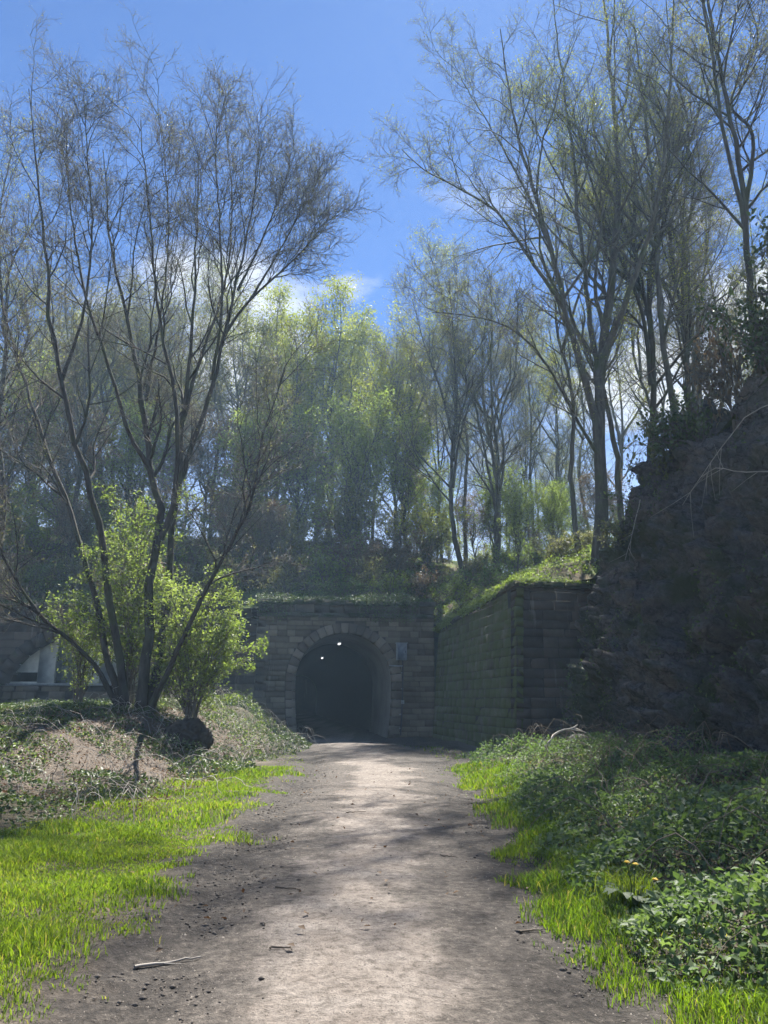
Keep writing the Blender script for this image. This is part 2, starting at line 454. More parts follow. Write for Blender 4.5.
def ground_z(x, y):
    x = np.asarray(x, float); y = np.asarray(y, float)
    amp = np.interp(y, [-20, 5, 10, 16, 22, 36.6, 38], [0.3, 0.35, 0.5, 0.95, 1.35, 1.45, 0.0])
    wd = np.interp(y, [0, 15, 24, 30, 36], [4.5, 4.0, 3.4, 2.6, 2.2])
    zl = amp * sstep(0, 1, (toe_x(y) - x) / wd)
    zr = 0.55 * sstep(1.5, 6.5, x) * np.interp(y, [-10, 20, 26, 33], [1, 1, 0.5, 0.05])
    und = (fbm(x, y, 0, 0.9, 3, 5) - 0.5) * 0.22 * sstep(1.6, 3.2, np.abs(x - path_c(y)))
    wob = (fbm(x, y, 0, 0.45, 3, 9) - 0.5) * 0.10
    off = np.abs(x - path_c(y)) / path_hw(y)
    rut = -0.035 * np.exp(-((off - 1.0) / 0.18) ** 2) + 0.02 * np.exp(-(off / 0.4) ** 2)
    fine = (fbm(x, y, 0, 7, 3, 31) - 0.5) * 0.045 * sstep(0.5, 0.9, off) * (1 - sstep(1.3, 1.7, off))
    return zl + zr + und + wob + rut + fine

def grad_axis(lo, hi, f0, f1, fine):
    mid = np.arange(f0, f1 + 1e-6, fine)
    def out(a, b):
        s = fine; p = a; r = []
        while abs(b - a) > 0 and ((p < b) if b > a else (p > b)):
            s *= 1.25; p = p + s if b > a else p - s; r.append(p)
        return np.array(r)
    return np.concatenate([out(f0, lo)[::-1], mid, out(f1, hi)])

gx = grad_axis(-400, 400, -9, 7.5, 0.10)
gy = grad_axis(-400, 600, 3.0, 24, 0.10)
X, Y = np.meshgrid(gx, gy, indexing='ij')
Z = ground_z(X, Y)
pc = path_c(Y); ph = path_hw(Y)
edge_n = (fbm(X, Y, 0, 1.1, 5, 3) - 0.5)
edge_f = (fbm(X, Y, 0, 5, 4, 13) - 0.5)
off = np.abs(X - pc) / ph
a_path = 1 - sstep(0.92, 1.12, off + edge_n * 0.45 + edge_f * 0.25)
# the pale compacted strip down the middle, dark damp mud along both sides, with some shadow painted into it
strip = (X - pc + 0.16) / ph
a_mud_shade = sstep(0.26, 0.40, np.abs(strip) + edge_n * 0.8 + edge_f * 0.45) * (0.7 + 0.3 * sstep(0.5, 0.95, np.abs(strip) + edge_f * 0.5)) * sstep(1.75, 1.2, off + edge_n * 0.5 + edge_f * 0.7)
a_dirt = sstep(0.46, 0.66, fbm(X, Y, 0, 0.6, 4, 21) + 0.20 * np.exp(-(((X + 6.2) / 2.2) ** 2 + ((Y - 19) / 5.0) ** 2)))
ii = np.arange(X.size).reshape(X.shape)
gf = np.stack([ii[:-1, :-1], ii[1:, :-1], ii[1:, 1:], ii[:-1, 1:]], -1).reshape(-1, 4)

m, N, Lk = new_mat('ground_earth')
pos = world_pos(N)
def att(nm):
    a = N.new('ShaderNodeAttribute'); a.attribute_name = nm; return a.outputs['Fac']
n1 = noise(N, Lk, 2.0, 7, 0.6, vec=pos); n2 = noise(N, Lk, 14, 7, 0.7, vec=pos); n3 = noise(N, Lk, 70, 4, 0.7, vec=pos)
rp = ramp(N, [(0.28, (0.185, 0.155, 0.132)), (0.52, (0.255, 0.222, 0.194)), (0.75, (0.325, 0.29, 0.258))]); Lk(n1.outputs['Fac'], rp.inputs['Fac'])
rg = ramp(N, [(0.36, (0.5, 0.49, 0.48)), (0.5, (0.9, 0.9, 0.9)), (0.62, (1.1, 1.1, 1.1))]); Lk(n2.outputs['Fac'], rg.inputs['Fac'])
c_path = mix(N, Lk, 1.0, rp.outputs['Color'], rg.outputs['Color'], 'MULTIPLY')
rm_ = ramp(N, [(0.32, (0.024, 0.021, 0.019)), (0.52, (0.062, 0.054, 0.047)), (0.72, (0.15, 0.13, 0.112))]); Lk(n2.outputs['Fac'], rm_.inputs['Fac'])
rs_ = ramp(N, [(0.3, (0.045, 0.04, 0.024)), (0.55, (0.08, 0.068, 0.042)), (0.8, (0.12, 0.10, 0.065))]); Lk(n2.outputs['Fac'], rs_.inputs['Fac'])
rd_ = ramp(N, [(0.3, (0.08, 0.064, 0.05)), (0.55, (0.15, 0.122, 0.096)), (0.8, (0.24, 0.20, 0.16))]); Lk(n2.outputs['Fac'], rd_.inputs['Fac'])
c = mix(N, Lk, att('dirt'), rs_.outputs['Color'], rd_.outputs['Color'])
c = mix(N, Lk, att('path'), c, c_path)
c = mix(N, Lk, att('mud'), c, rm_.outputs['Color'])
rgrit = ramp(N, [(0.34, (0.55, 0.54, 0.53)), (0.46, (1, 1, 1)), (0.66, (1.22, 1.2, 1.17))]); Lk(n3.outputs['Fac'], rgrit.inputs['Fac'])
c = mix(N, Lk, 1.0, c, rgrit.outputs['Color'], 'MULTIPLY')
hb = N.new('ShaderNodeMath'); hb.operation = 'MULTIPLY_ADD'; hb.inputs[1].default_value = 0.35
Lk(n3.outputs['Fac'], hb.inputs[0]); Lk(n2.outputs['Fac'], hb.inputs[2])
finish(N, Lk, c, 0.9, hb.outputs[0], 0.9, 0.05, 0.25)
M['ground'] = m
ground = link('ground', mesh_np('ground', np.stack([X, Y, Z], -1), gf, M['ground'], True, {'path': a_path, 'mud': a_mud_shade, 'dirt': a_dirt}))
tag(ground, 'earth floor of the cutting with a pale trodden path between dark muddy edges', kind='structure')

# ------------------------------------------------------------------ hillside above the cutting
HC = np.array([-5.0, 8.0])
HB = np.array([  # x, y, z along the top of the walls and cliff
    (-34, -60, 0.9), (-33, -20, 1.2), (-31, 5, 1.5), (-29, 20, 2.2), (-26, 31, 3.6), (-21, 36.9, 5.5), (-15, 37.0, 5.75), (-9, 36.6, 5.75), (-6, 35.6, 5.75),
    (-2, 36.1, 5.75), (1.7, 36.4, 5.6), (2.55, 35.2, 4.75), (4.5, 24.75, 5.2), (6.9, 25.4, 5.5), (8.0, 20.5, 7.4), (9.3, 14.5, 9.6),
    (10.2, 6, 10.6), (10.8, -5, 10.6), (11.5, -20, 10), (13, -60, 8)], float)
hb_t = np.concatenate([[0], np.cumsum(np.linalg.norm(np.diff(HB[:, :2], axis=0), axis=1))])
ht = np.arange(0, hb_t[-1], 0.55)
HBd = np.stack([np.interp(ht, hb_t, HB[:, k]) for k in range(3)], -1)
HA = np.unwrap(np.arctan2(HBd[:, 1] - HC[1], HBd[:, 0] - HC[0]))   # runs from about 240 deg down
HA = HA if HA[0] > 0 else HA + 2 * math.pi
HR = np.linalg.norm(HBd[:, :2] - HC, axis=1)
o_ = np.argsort(HA); HAs, HRs, HZs = HA[o_], HR[o_], HBd[o_, 2]

def hill_rise(ang, t):
    slope = np.interp(ang, [-1.5, 0.3, 0.75, 1.0, 1.25, 1.5, 2.2, 3.0, 4.2], [0.2, 0.22, 0.25, 0.38, 0.45, 0.52, 0.6, 0.5, 0.3])
    cap = np.interp(ang, [-1.5, 0.3, 0.75, 1.0, 1.25, 1.5, 2.2, 3.0, 4.2], [5, 5, 4.5, 4.4, 6.0, 12, 17, 14, 7])
    return cap * (1 - np.exp(-slope * t / cap)) - np.maximum(t - 40, 0) * 0.06

def hill_z(x, y):
    x = np.asarray(x, float); y = np.asarray(y, float)
    a = np.arctan2(y - HC[1], x - HC[0]); a = np.where(a < -1.9, a + 2 * math.pi, a)
    r = np.hypot(x - HC[0], y - HC[1])
    rb = np.interp(a, HAs, HRs); zb = np.interp(a, HAs, HZs)
    t = np.maximum(r - rb, 0)
    n = (fbm(x, y, 0, 0.30, 4, 41) - 0.5) * 1.3 * sstep(0.3, 4, t) + (fbm(x, y, 0, 1.5, 3, 43) - 0.5) * 0.25 * sstep(0.1, 1, t)
    return zb + hill_rise(a, t) + n

tt = np.concatenate([[0, 0.15, 0.35], np.arange(0.6, 14, 0.4), 14 * 1.13 ** np.arange(0, 28)])
dirv = unit(HBd[:, :2] - HC)
HX = HBd[:, None, 0] + dirv[:, None, 0] * tt[None]; HY = HBd[:, None, 1] + dirv[:, None, 1] * tt[None]
HZ = hill_z(HX, HY)
ii = np.arange(HX.size).reshape(HX.shape)
hf = np.stack([ii[:-1, :-1], ii[:-1, 1:], ii[1:, 1:], ii[1:, :-1]], -1).reshape(-1, 4)
m, N, Lk = new_mat('woodland_floor')
pos = world_pos(N)
n1 = noise(N, Lk, 0.7, 6, 0.6, vec=pos); n2 = noise(N, Lk, 9, 6, 0.7, vec=pos)
r1 = ramp(N, [(0.38, (0.12, 0.097, 0.062)), (0.5, (0.13, 0.13, 0.06)), (0.65, (0.13, 0.19, 0.05))]); Lk(n1.outputs['Fac'], r1.inputs['Fac'])
r2 = ramp(N, [(0.3, (0.6, 0.6, 0.6)), (0.7, (1.2, 1.2, 1.2))]); Lk(n2.outputs['Fac'], r2.inputs['Fac'])
finish(N, Lk, mix(N, Lk, 1.0, r1.outputs['Color'], r2.outputs['Color'], 'MULTIPLY'), 0.95, n2.outputs['Fac'], 0.8, 0.08, 0.1)
M['hill'] = m
hill = link('hillside', mesh_np('hillside', np.stack([HX, HY, HZ], -1), hf, M['hill'], True))
tag(hill, 'wooded hillside rising behind the tunnel walls and above the rock cutting', kind='structure')

# ------------------------------------------------------------------ rock cutting on the right
CB = np.array([(6.9, 25.7, -0.2), (5.6, 23.6, -0.2), (5.9, 20, -0.1), (6.3, 15, 0.1), (6.8, 10, 0.2), (7.2, 4, 0.2), (7.8, -6, 0.2), (8.5, -25, 0.1)], float)
CT = np.array([(7.2, 25.6, 5.6), (7.4, 24.5, 5.8), (8.2, 20.5, 7.5), (9.4, 15, 9.6), (10.0, 10, 10.5), (10.5, 4, 10.8), (11.0, -6, 10.8), (11.9, -25, 9.9)], float)
cu = np.concatenate([np.linspace(0, 4, 270), np.linspace(4, 7, 40)[1:]]); cv = np.linspace(0, 1.06, 150)
bb = np.stack([np.interp(cu, np.arange(8), CB[:, k]) for k in range(3)], -1)
tp = np.stack([np.interp(cu, np.arange(8), CT[:, k]) for k in range(3)], -1)
tp[:, 2] += np.clip((fbm(cu * 3.2, 0, 0, 1.0, 4, 23) - 0.42) * 4.5, -0.3, 1.5) * sstep(0.6, 1.4, cu)
tp[:, 0] += (fbm(cu * 4.5, 9, 0, 1.0, 3, 24) - 0.5) * 1.2 * sstep(0.6, 1.4, cu)
V = cv[None, :, None]
prof = V ** 1.35 * 0.75 + 0.25 * V        # steep foot, leaning back above
cl = np.empty((len(cu), len(cv), 3))
cl[..., :2] = bb[:, None, :2] + (tp - bb)[:, None, :2] * prof
cl[..., 2] = bb[:, None, 2] + (tp - bb)[:, None, 2] * V[..., 0]
nrm = np.array([-0.93, -0.2, 0.3])
q = cl.reshape(-1, 3)
dip = q[:, 2] + 0.25 * q[:, 1]           # strata dip gently along the face
p1 = np.stack([q[:, 0] * 0.5, q[:, 1] * 0.55, dip * 0.62], -1)
warp = np.stack([fbm(q[:, 0], q[:, 1], q[:, 2], 0.8, 3, s) - 0.5 for s in (51, 52, 53)], -1)
f1, f2, val, ti = worley(p1 + warp * 0.35, 61, True)
g1, g2, val2, ti2 = worley(p1 * np.array([2.2, 2.2, 3.0]) + warp * 0.5, 71, True)
h1, h2, val3, ti3 = worley(p1 * np.array([5.0, 5.0, 7.5]) + warp * 0.8, 81, True)
bed = dip * 1.25 + (fbm(q[:, 0], q[:, 1], q[:, 2], 0.5, 2, 93) - 0.5) * 1.6
saw = bed - np.floor(bed)
disp = (val - 0.5) * 0.75 + ti * 0.65 - 0.16 * np.exp(-((f2 - f1) / 0.06) ** 2) + (val2 - 0.5) * 0.36 + ti2 * 0.42 - 0.09 * np.exp(-((g2 - g1) / 0.09) ** 2) + (val3 - 0.5) * 0.13 + ti3 * 0.20 + (saw - 0.5) * 0.22 + (fbm(q[:, 0], q[:, 1], q[:, 2], 5, 3, 91) - 0.5) * 0.10
fade = np.repeat(sstep(0, 0.35, cu), len(cv)) * (0.35 + 0.65 * np.tile(sstep(1.06, 0.9, cv), len(cu)))
q = q + nrm * (disp * fade)[:, None]
ii = np.arange(len(q)).reshape(len(cu), len(cv))
cf = np.stack([ii[:-1, :-1], ii[:-1, 1:], ii[1:, 1:], ii[1:, :-1]], -1).reshape(-1, 4)
cliff = link('rock_cliff', mesh_np('rock_cliff', q, cf, M['rock']))
tag(cliff, 'dark shaded rock face of the railway cutting beside the path', kind='structure')
CLIFF = q.reshape(len(cu), len(cv), 3)

# ------------------------------------------------------------------ masonry
def stone_variants(tagname, mat, n=5, sd=1):
    r = np.random.default_rng(sd); out = []
    for k in range(n):     # unit block: x along the wall, y depth (front at -0.5), z up; chamfered and slightly uneven face
        e = 0.022
        back = np.array([[-.5, .5, -.5], [.5, .5, -.5], [.5, .5, .5], [-.5, .5, .5]])
        mid = np.array([[-.5, -.44, -.5], [.5, -.44, -.5], [.5, -.44, .5], [-.5, -.44, .5]])
        fr = np.array([[-.5 + e, -.5, -.5 + 1.6 * e], [.5 - e, -.5, -.5 + 1.6 * e], [.5 - e, -.5, .5 - 1.6 * e], [-.5 + e, -.5, .5 - 1.6 * e]])
        fr = fr + r.normal(0, 1, fr.shape) * np.array([0.008, 0.025, 0.02])
        ce = fr.mean(0) + np.array([r.uniform(-.15, .15), -r.uniform(0.0, 0.05), r.uniform(-.15, .15)])
        v = np.concatenate([back, mid, fr, ce[None]])
        f4 = []
        for a in range(4):
            b = (a + 1) % 4
            f4.append([a, b, 4 + b, 4 + a]); f4.append([4 + a, 4 + b, 8 + b, 8 + a])
        f3 = [[8 + a, 8 + (a + 1) % 4, 12] for a in range(4)]
        out.append(mesh_np(tagname, v, [np.array(f4), np.array(f3)], mat))
    return out

def wall_frame(origin, ang):
    """local x along the wall, local y into the wall (away from the viewer), z up"""
    return origin, ang

def stone_courses(parent, s0, s1, z0, top_fn, course, width, variants, seed, hole=None, batter=0.0, depth=0.22, proud=0.035, zmin=None, s1_slope=0.0):
    r = np.random.default_rng(seed)
    z = z0; n = 0
    while True:
        h = course * r.uniform(0.85, 1.2)
        if z > max(top_fn(s0), top_fn(s1)) - 0.05: break
        zc = z + h / 2
        segs = [(s0, s1 - s1_slope * zc)]
        if hole is not None:
            hc, hw = hole(zc)
            if hw > 0: segs = [(s0, hc - hw), (hc + hw, s1)]
        for a, b in segs:
            s = a
            while s < b - 0.04:
                w = width * r.uniform(0.6, 1.5)
                if b - (s + w) < width * 0.45: w = b - s
                mids = s + w / 2
                zt = min(z + h, top_fn(mids))
                hh = zt - z
                if hh > 0.07 and (zmin is None or zc > zmin(mids)):
                    o = link('stone', variants[r.integers(len(variants))], parent)
                    pr = proud * r.uniform(0.3, 1.6)
                    o.location = (mids, -pr + depth / 2 + batter * (zc), z + hh / 2)
                    o.scale = (w - 0.014, depth, hh - 0.013)
                    o.rotation_euler = (-math.atan(batter) + r.normal(0, 0.006), r.normal(0, 0.004), r.normal(0, 0.012))
                    n += 1
                s += w
        z += h
    return n

# ---- main tunnel portal
TA = math.radians(8.0)
portal = thing('tunnel_portal', 'sandstone tunnel portal with open dark horseshoe arch at the end of the path', 'tunnel portal', (-1.77, 35.0, 0))
portal.rotation_euler = (0, 0, TA)
R0 = 2.15; ZC = 2.40
def horseshoe(n_arc=40, n_leg=10, off=0.0):
    """points from the left foot over the crown to the right foot"""
    pts = []
    for z in np.linspace(-0.25, ZC, n_leg, endpoint=False):
        pts.append((-(R0 + off) + 0.16 * ((ZC - z) / ZC) ** 2, z))
    for a in np.linspace(math.pi, 0, n_arc):
        pts.append(((R0 + off) * math.cos(a), ZC + (R0 + off) * math.sin(a)))
    for z in np.linspace(ZC, -0.25, n_leg + 1)[1:]:
        pts.append(((R0 + off) - 0.16 * ((ZC - z) / ZC) ** 2, z))
    return np.array(pts)
RING = 0.46
def hole_main(z, off=RING):
    if z < ZC: return 0.0, R0 + off - 0.16 * ((ZC - z) / ZC) ** 2
    d = (R0 + off) ** 2 - (z - ZC) ** 2
    return (0.0, math.sqrt(d)) if d > 0 else (0.0, 0.0)

def backing(mb, s0, s1, z0, z1, hole, y=0.0, thick=0.9):
    zs = np.linspace(z0, z1, 60)
    for za, zb in zip(zs[:-1], zs[1:]):
        ca, wa = hole(za); cb, wb = hole(zb)
        if wa <= 0 and wb <= 0:
            mb.add([[s0, y, za], [s1, y, za], [s1, y, zb], [s0, y, zb]], [[0, 1, 2, 3]])
        else:
            mb.add([[s0, y, za], [ca - wa, y, za], [cb - wb, y, zb], [s0, y, zb]], [[0, 1, 2, 3]])
            mb.add([[ca + wa, y, za], [s1, y, za], [s1, y, zb], [cb + wb, y, zb]], [[0, 1, 2, 3]])
    for s in (s0, s1):
        mb.add([[s, y, z0], [s, y + thick, z0], [s, y + thick, z1], [s, y, z1]], [[0, 1, 2, 3]])
    mb.add([[s0, y, z1], [s1, y, z1], [s1, y + thick, z1], [s0, y + thick, z1]], [[0, 1, 2, 3]])

mb = MB(); backing(mb, -3.85, 4.1, -0.3, 5.28, lambda z: hole_main(z, 0.2))
mb.build('wall_core', M['mortar'], portal)
vp = stone_variants('stone', M['portal'], 6, 3)
stone_courses(portal, -3.85, 4.1, -0.2, lambda s: 5.25, 0.235, 0.58, vp, 11, hole_main)
inner = horseshoe(22, 7); outer = horseshoe(22, 7, RING)
for k in range(len(inner) - 1):
    a0, a1, b0, b1 = inner[k], inner[k + 1], outer[k], outer[k + 1]
    if k % 2 and k < len(inner) - 2: b0 = b0; 
    g = 0.012
    c4 = np.array([a0, a1, b1, b0]); cen = c4.mean(0); c4 = cen + (c4 - cen) * (1 - g * 2 / 0.3)
    yf = -0.085 - random.uniform(0, 0.03)
    fr = np.array([[p[0], yf + 0.02, p[1]] for p in c4]); cf4 = cen + (c4 - cen) * 0.90
    ff = np.array([[p[0], yf, p[1]] for p in cf4]); bk = np.array([[p[0], 0.5, p[1]] for p in c4])
    f4 = [[8, 9, 10, 11]]
    for a in range(4):
        b = (a + 1) % 4
        f4 += [[a, b, 4 + b, 4 + a], [4 + a, 4 + b, 8 + b, 8 + a]]
    MB().add(np.concatenate([bk, fr, ff]), f4).build('voussoir', M['voussoir'], portal)
# string course, parapet stones, coping
r = np.random.default_rng(4)
def run_of_blocks(parent, name, mat, s0, s1, wid, zlo, zhi, yf, yb, seed, jz=0.012, top_fn=None, bev=0.02):
    r = np.random.default_rng(seed); s = s0
    while s < s1 - 0.05:
        w = min(wid * r.uniform(0.8, 1.25), s1 - s)
        if s1 - (s + w) < 0.3: w = s1 - s
        dz = r.normal(0, jz)
        lo, hi = (zlo, zhi) if top_fn is None else (top_fn(s + w / 2) + zlo, top_fn(s + w / 2) + zhi)
        tilt = 0 if top_fn is None else math.atan2(top_fn(s + w) - top_fn(s), w)
        ct, st = math.cos(tilt), math.sin(tilt)
        MB().box((0, 0, 0), (w - 0.015, yb - yf + r.normal(0, 0.012), hi - lo), [[ct, 0, -st], [0, 1, 0], [st, 0, ct]], bev).build(name, mat, parent, (s + w / 2, (yf + yb) / 2, (lo + hi) / 2 + dz))
        s += w
run_of_blocks(portal, 'string_course_stone', M['coping'], -3.95, 4.15, 0.95, 5.262, 5.42, -0.16, 0.8, 5)
run_of_blocks(portal, 'parapet_stone', M['portal'], -3.88, 4.1, 0.8, 5.425, 5.80, -0.06, 0.7, 6)
run_of_blocks(portal, 'coping_stone', M['coping'], -3.98, 4.18, 1.05, 5.805, 6.02, -0.20, 0.85, 7)
# quoin pilaster at the left end
for k in range(17):
    w = 0.52 if k % 2 else 0.40
    MB().box((0, 0, 0), (w, 0.5, 0.30), None, 0.02).build('quoin', M['portal'], portal, (-3.85 + w / 2 - 0.08, 0.13, 0.02 + k * 0.307))
# bore: concrete mouth ring, then a lining coloured dark for the shade inside
pr_ = horseshoe(40, 10)
ds = np.concatenate([[0.35], np.linspace(0.8, 7.0, 9)])
bv = np.array([[[p[0], d, p[1]] for p in pr_] for d in ds])
ii = np.arange(bv.shape[0] * bv.shape[1]).reshape(bv.shape[:2])
bf = np.stack([ii[:-1, :-1], ii[:-1, 1:], ii[1:, 1:], ii[1:, :-1]], -1).reshape(-1, 4)
link('concrete_mouth_ring', mesh_np('concrete_mouth_ring', bv, bf, M['lining'], True), portal)
pr2 = horseshoe(40, 10, 0.06); ds = np.linspace(7.0, 62, 32)
bv = np.array([[[p[0], d, p[1]] for p in pr2] for d in ds])
ii = np.arange(bv.shape[0] * bv.shape[1]).reshape(bv.shape[:2])
bf = np.stack([ii[:-1, :-1], ii[:-1, 1:], ii[1:, 1:], ii[1:, :-1]], -1).reshape(-1, 4)
link('tunnel_lining', mesh_np('tunnel_lining', bv, bf, M['bore_shade'], True), portal)
e = [[p[0], 62.0, p[1]] for p in pr_]
MB().add(e + [[0, 62.0, 1.5]], None, [[k, k + 1, len(e)] for k in range(len(e) - 1)] + [[len(e) - 1, 0, len(e)]]).build('added_end_cap', M['mortar'], portal)  # added cap shutting the far end so the bore stays dark

# lamps on the tunnel roof
def tunnel_lamp(loc, label):
    t = thing('tunnel_lamp', label, 'lamp', loc, 'lamps along the tunnel roof'); t.rotation_euler = (0, 0, TA)
    MB().box((0, 0, 0.05), (0.16, 0.6, 0.09), None, 0.02).build('housing', M['cabinet'], t)
    MB().box((0, 0, -0.035), (0.12, 0.5, 0.06), None, 0.02).build('diffuser', M['lamp'], t)
    for d in (-0.2, 0.2):
        MB().box((0, d, 0.13), (0.04, 0.04, 0.10)).build('bracket', M['conduit'], t)
ax = np.array([-math.sin(TA), math.cos(TA)])
for d, lab in ((3.2, 'lit white strip lamp under the tunnel crown nearest the mouth'), (16.4, 'lit white strip lamp deeper inside the tunnel, the lower glow')):
    s_off = 0.02 if d < 10 else -0.0
    b2 = np.array([-1.77, 35.0]) + ax * d + s_off
    tunnel_lamp((b2[0], b2[1], 4.32), lab)

# cabinet with conduit on the right of the arch
def on_portal(s, y, z):
    return (-1.77 + s * math.cos(TA) - y * math.sin(TA), 35 + s * math.sin(TA) + y * math.cos(TA), z)
cab = thing('meter_cabinet', 'small grey metal cabinet mounted on stonework right of the tunnel arch', 'cabinet', on_portal(2.55, -0.24, 3.35)); cab.rotation_euler = (0, 0, TA)
MB().box((0, 0, 0.37), (0.46, 0.26, 0.74), None, 0.015).build('housing', M['cabinet'], cab)
dr = MB().box((0, -0.14, 0.37), (0.42, 0.022, 0.69), None, 0.006).build('door', M['cabinet'], cab)
MB().box((0.16, -0.162, 0.37), (0.025, 0.02, 0.09), None, 0.004).build('latch', M['conduit'], dr)
MB().box((0, -0.015, 0.755), (0.52, 0.32, 0.03), None, 0.008).build('rain_hood', M['cabinet'], cab)
cd_ = thing('conduit', 'dark cable conduit running down the wall below the grey cabinet', 'conduit', on_portal(2.62, -0.12, 0.1)); cd_.rotation_euler = (0, 0, TA)
MB().tubes(np.array([[0, -0.02, 3.25], [0.0, -0.03, 2.4], [-0.03, -0.03, 1.5], [-0.06, -0.03, 0.8], [-0.12, -0.03, 0.0]]), np.full(5, 0.028), 6).build('pipe', M['conduit'], cd_)
MB().tubes(np.array([[0.0, -0.02, 3.0], [-0.3, -0.03, 3.0], [-0.62, -0.03, 3.02]]), np.full(3, 0.03), 6).build('branch_pipe', M['cabinet'], cd_)
MB().box((-0.02, -0.06, 1.42), (0.13, 0.10, 0.16), None, 0.01).build('junction_box', M['cabinet'], cd_)
for z in (2.7, 2.0, 0.9, 0.3):
    MB().box((-0.03 - 0.09 * (z < 1), -0.02, z), (0.10, 0.04, 0.035)).build('clip', M['cabinet'], cd_)

# ---- second, walled-up portal at the left
port2 = thing('walled_up_portal', 'wide stone railway arch at far left closed by pale boards', 'tunnel portal', (-14.4, 36.3, 0))
R2 = 3.35; ZC2 = 1.15
def hole2(z, off=0.5):
    if z < ZC2: return 0.0, R2 + off
    d = (R2 + off) ** 2 - (z - ZC2) ** 2
    return (0.0, math.sqrt(d)) if d > 0 else (0.0, 0.0)
mb = MB(); backing(mb, -6.6, 8.9, -0.3, 5.28, lambda z: hole2(z, 0.15)); mb.build('wall_core', M['mortar'], port2)
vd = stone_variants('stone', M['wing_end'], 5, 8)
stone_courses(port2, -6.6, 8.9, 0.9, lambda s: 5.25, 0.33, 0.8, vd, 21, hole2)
nv = 19
for k in range(nv):
    a0, a1 = math.pi - k * math.pi / nv - 0.01, math.pi - (k + 1) * math.pi / nv + 0.01
    c4 = np.array([[R2 * math.cos(a0), ZC2 + R2 * math.sin(a0)], [R2 * math.cos(a1), ZC2 + R2 * math.sin(a1)],
                   [(R2 + .5) * math.cos(a1), ZC2 + (R2 + .5) * math.sin(a1)], [(R2 + .5) * math.cos(a0), ZC2 + (R2 + .5) * math.sin(a0)]])
    v = np.array([[p[0], y, p[1]] for y in (0.85, -0.09) for p in c4])
    MB().add(v, [[4, 5, 6, 7]] + [[a, (a + 1) % 4, 4 + (a + 1) % 4, 4 + a] for a in range(4)]).build('voussoir', M['wing_end'], port2)
run_of_blocks(port2, 'string_course_stone', M['coping'], -6.6, 8.85, 1.1, 5.262, 5.42, -0.16, 0.8, 15)
run_of_blocks(port2, 'parapet_stone', M['wing_end'], -6.6, 8.8, 0.9, 5.425, 5.80, -0.06, 0.7, 16)
run_of_blocks(port2, 'coping_stone', M['coping'], -6.65, 8.9, 1.15, 5.805, 6.02, -0.2, 0.85, 17)
# boarded infill, set back inside the arch
zz0 = 2.36
slot = (-3.15, -1.85, 2.45, 2.87)
bx_ = -3.6
boards = [(-3.7, slot[0]), (slot[0], slot[1]), (slot[1], -1.0), (-1.0, -0.15), (-0.15, 1.05), (1.05, 2.2), (2.2, 3.7)]
for k, (a, b) in enumerate(boards):
    zlo = slot[3] if k == 1 else zz0
    mt = M['panel_dark'] if k == 3 else M['panel']
    yb = 0.62 if k == 3 else 0.55
    MB().box(((a + b) / 2, yb, (zlo + 4.9) / 2), (b - a - 0.012, 0.05, 4.9 - zlo), None, 0.006).build('board', mt, port2)
MB().box(((slot[0] + slot[1]) / 2, 0.55, (zz0 + slot[2]) / 2), (slot[1] - slot[0] - 0.012, 0.05, slot[2] - zz0), None, 0.005).build('board', M['panel'], port2)
for k, xx in enumerate((-1.0, -0.15)):
    MB().box((xx, 0.515, 3.1), (0.07, 0.05, 1.45)).build('door_post', M['panel_dark'], port2)
MB().box((0, 0.42, zz0 - 0.05), (7.3, 0.42, 0.10), None, 0.01).build('ledge', M['ledge'], port2)
stone_courses(port2, -3.6, 3.6, 1.0, lambda s: zz0 - 0.11, 0.30, 0.6, stone_variants('stone', M['portal'], 3, 28), 31, None, 0, 0.25, 0.02 - 0.42)
MB().box((0, 0.72, 1.2), (7.3, 0.3, 2.2)).build('infill_core', M['mortar'], port2)
MB().box((0, 3.0, 2.5), (7.6, 0.1, 5.5)).build('slot_shade_back', M['mortar'], port2)  # added unseen box behind the boards, keeps light out of the slot
for sx in (-3.75, 3.75):
    MB().box((sx, 1.95, 2.5), (0.1, 2.05, 5.5)).build('slot_shade_side', M['mortar'], port2)

# ---- wing wall on the right
W0 = np.array([2.15, 35.2]); W1 = np.array([3.98, 24.3])
wl = float(np.linalg.norm(W1 - W0)); wang = math.atan2(*(W1 - W0)[::-1])
wing = thing('wing_wall', 'long mossy stone retaining wall angled from the tunnel towards the camera', 'retaining wall', (W0[0], W0[1], 0)); wing.rotation_euler = (0, 0, wang)
# local x runs from the tunnel to the corner, local +y points into the hill
BAT = 0.075
wtop = lambda s: 4.62 + (5.18 - 4.62) * min(max(s / wl, 0), 1)
mb = MB()
def slab(mb, s0, s1, z0, t0, t1, bat, thick=0.7):
    v = [[s0, bat * z0, z0], [s1, bat * z0, z0], [s1, bat * t1, t1], [s0, bat * t0, t0],
         [s0, bat * z0 + thick, z0], [s1, bat * z0 + thick, z0], [s1, bat * t1 + thick, t1], [s0, bat * t0 + thick, t0]]
    mb.add(v, [[0, 1, 2, 3], [5, 4, 7, 6], [3, 2, 6, 7], [1, 5, 6, 2], [4, 0, 3, 7]])
slab(mb, 0, wl - 0.6, -0.3, wtop(0), wtop(wl), BAT); mb.build('wall_core', M['mortar'], wing)
stone_courses(wing, 0, wl, -0.2, wtop, 0.305, 0.72, stone_variants('stone', M['wing'], 6, 9), 41, None, BAT, 0.25, 0.02, None, BAT)
run_of_blocks(wing, 'coping_stone', M['coping'], -0.1, wl - 0.30, 0.95, 0.01, 0.17, BAT * 5 - 0.14, BAT * 5 + 0.6, 42, 0.012, wtop)
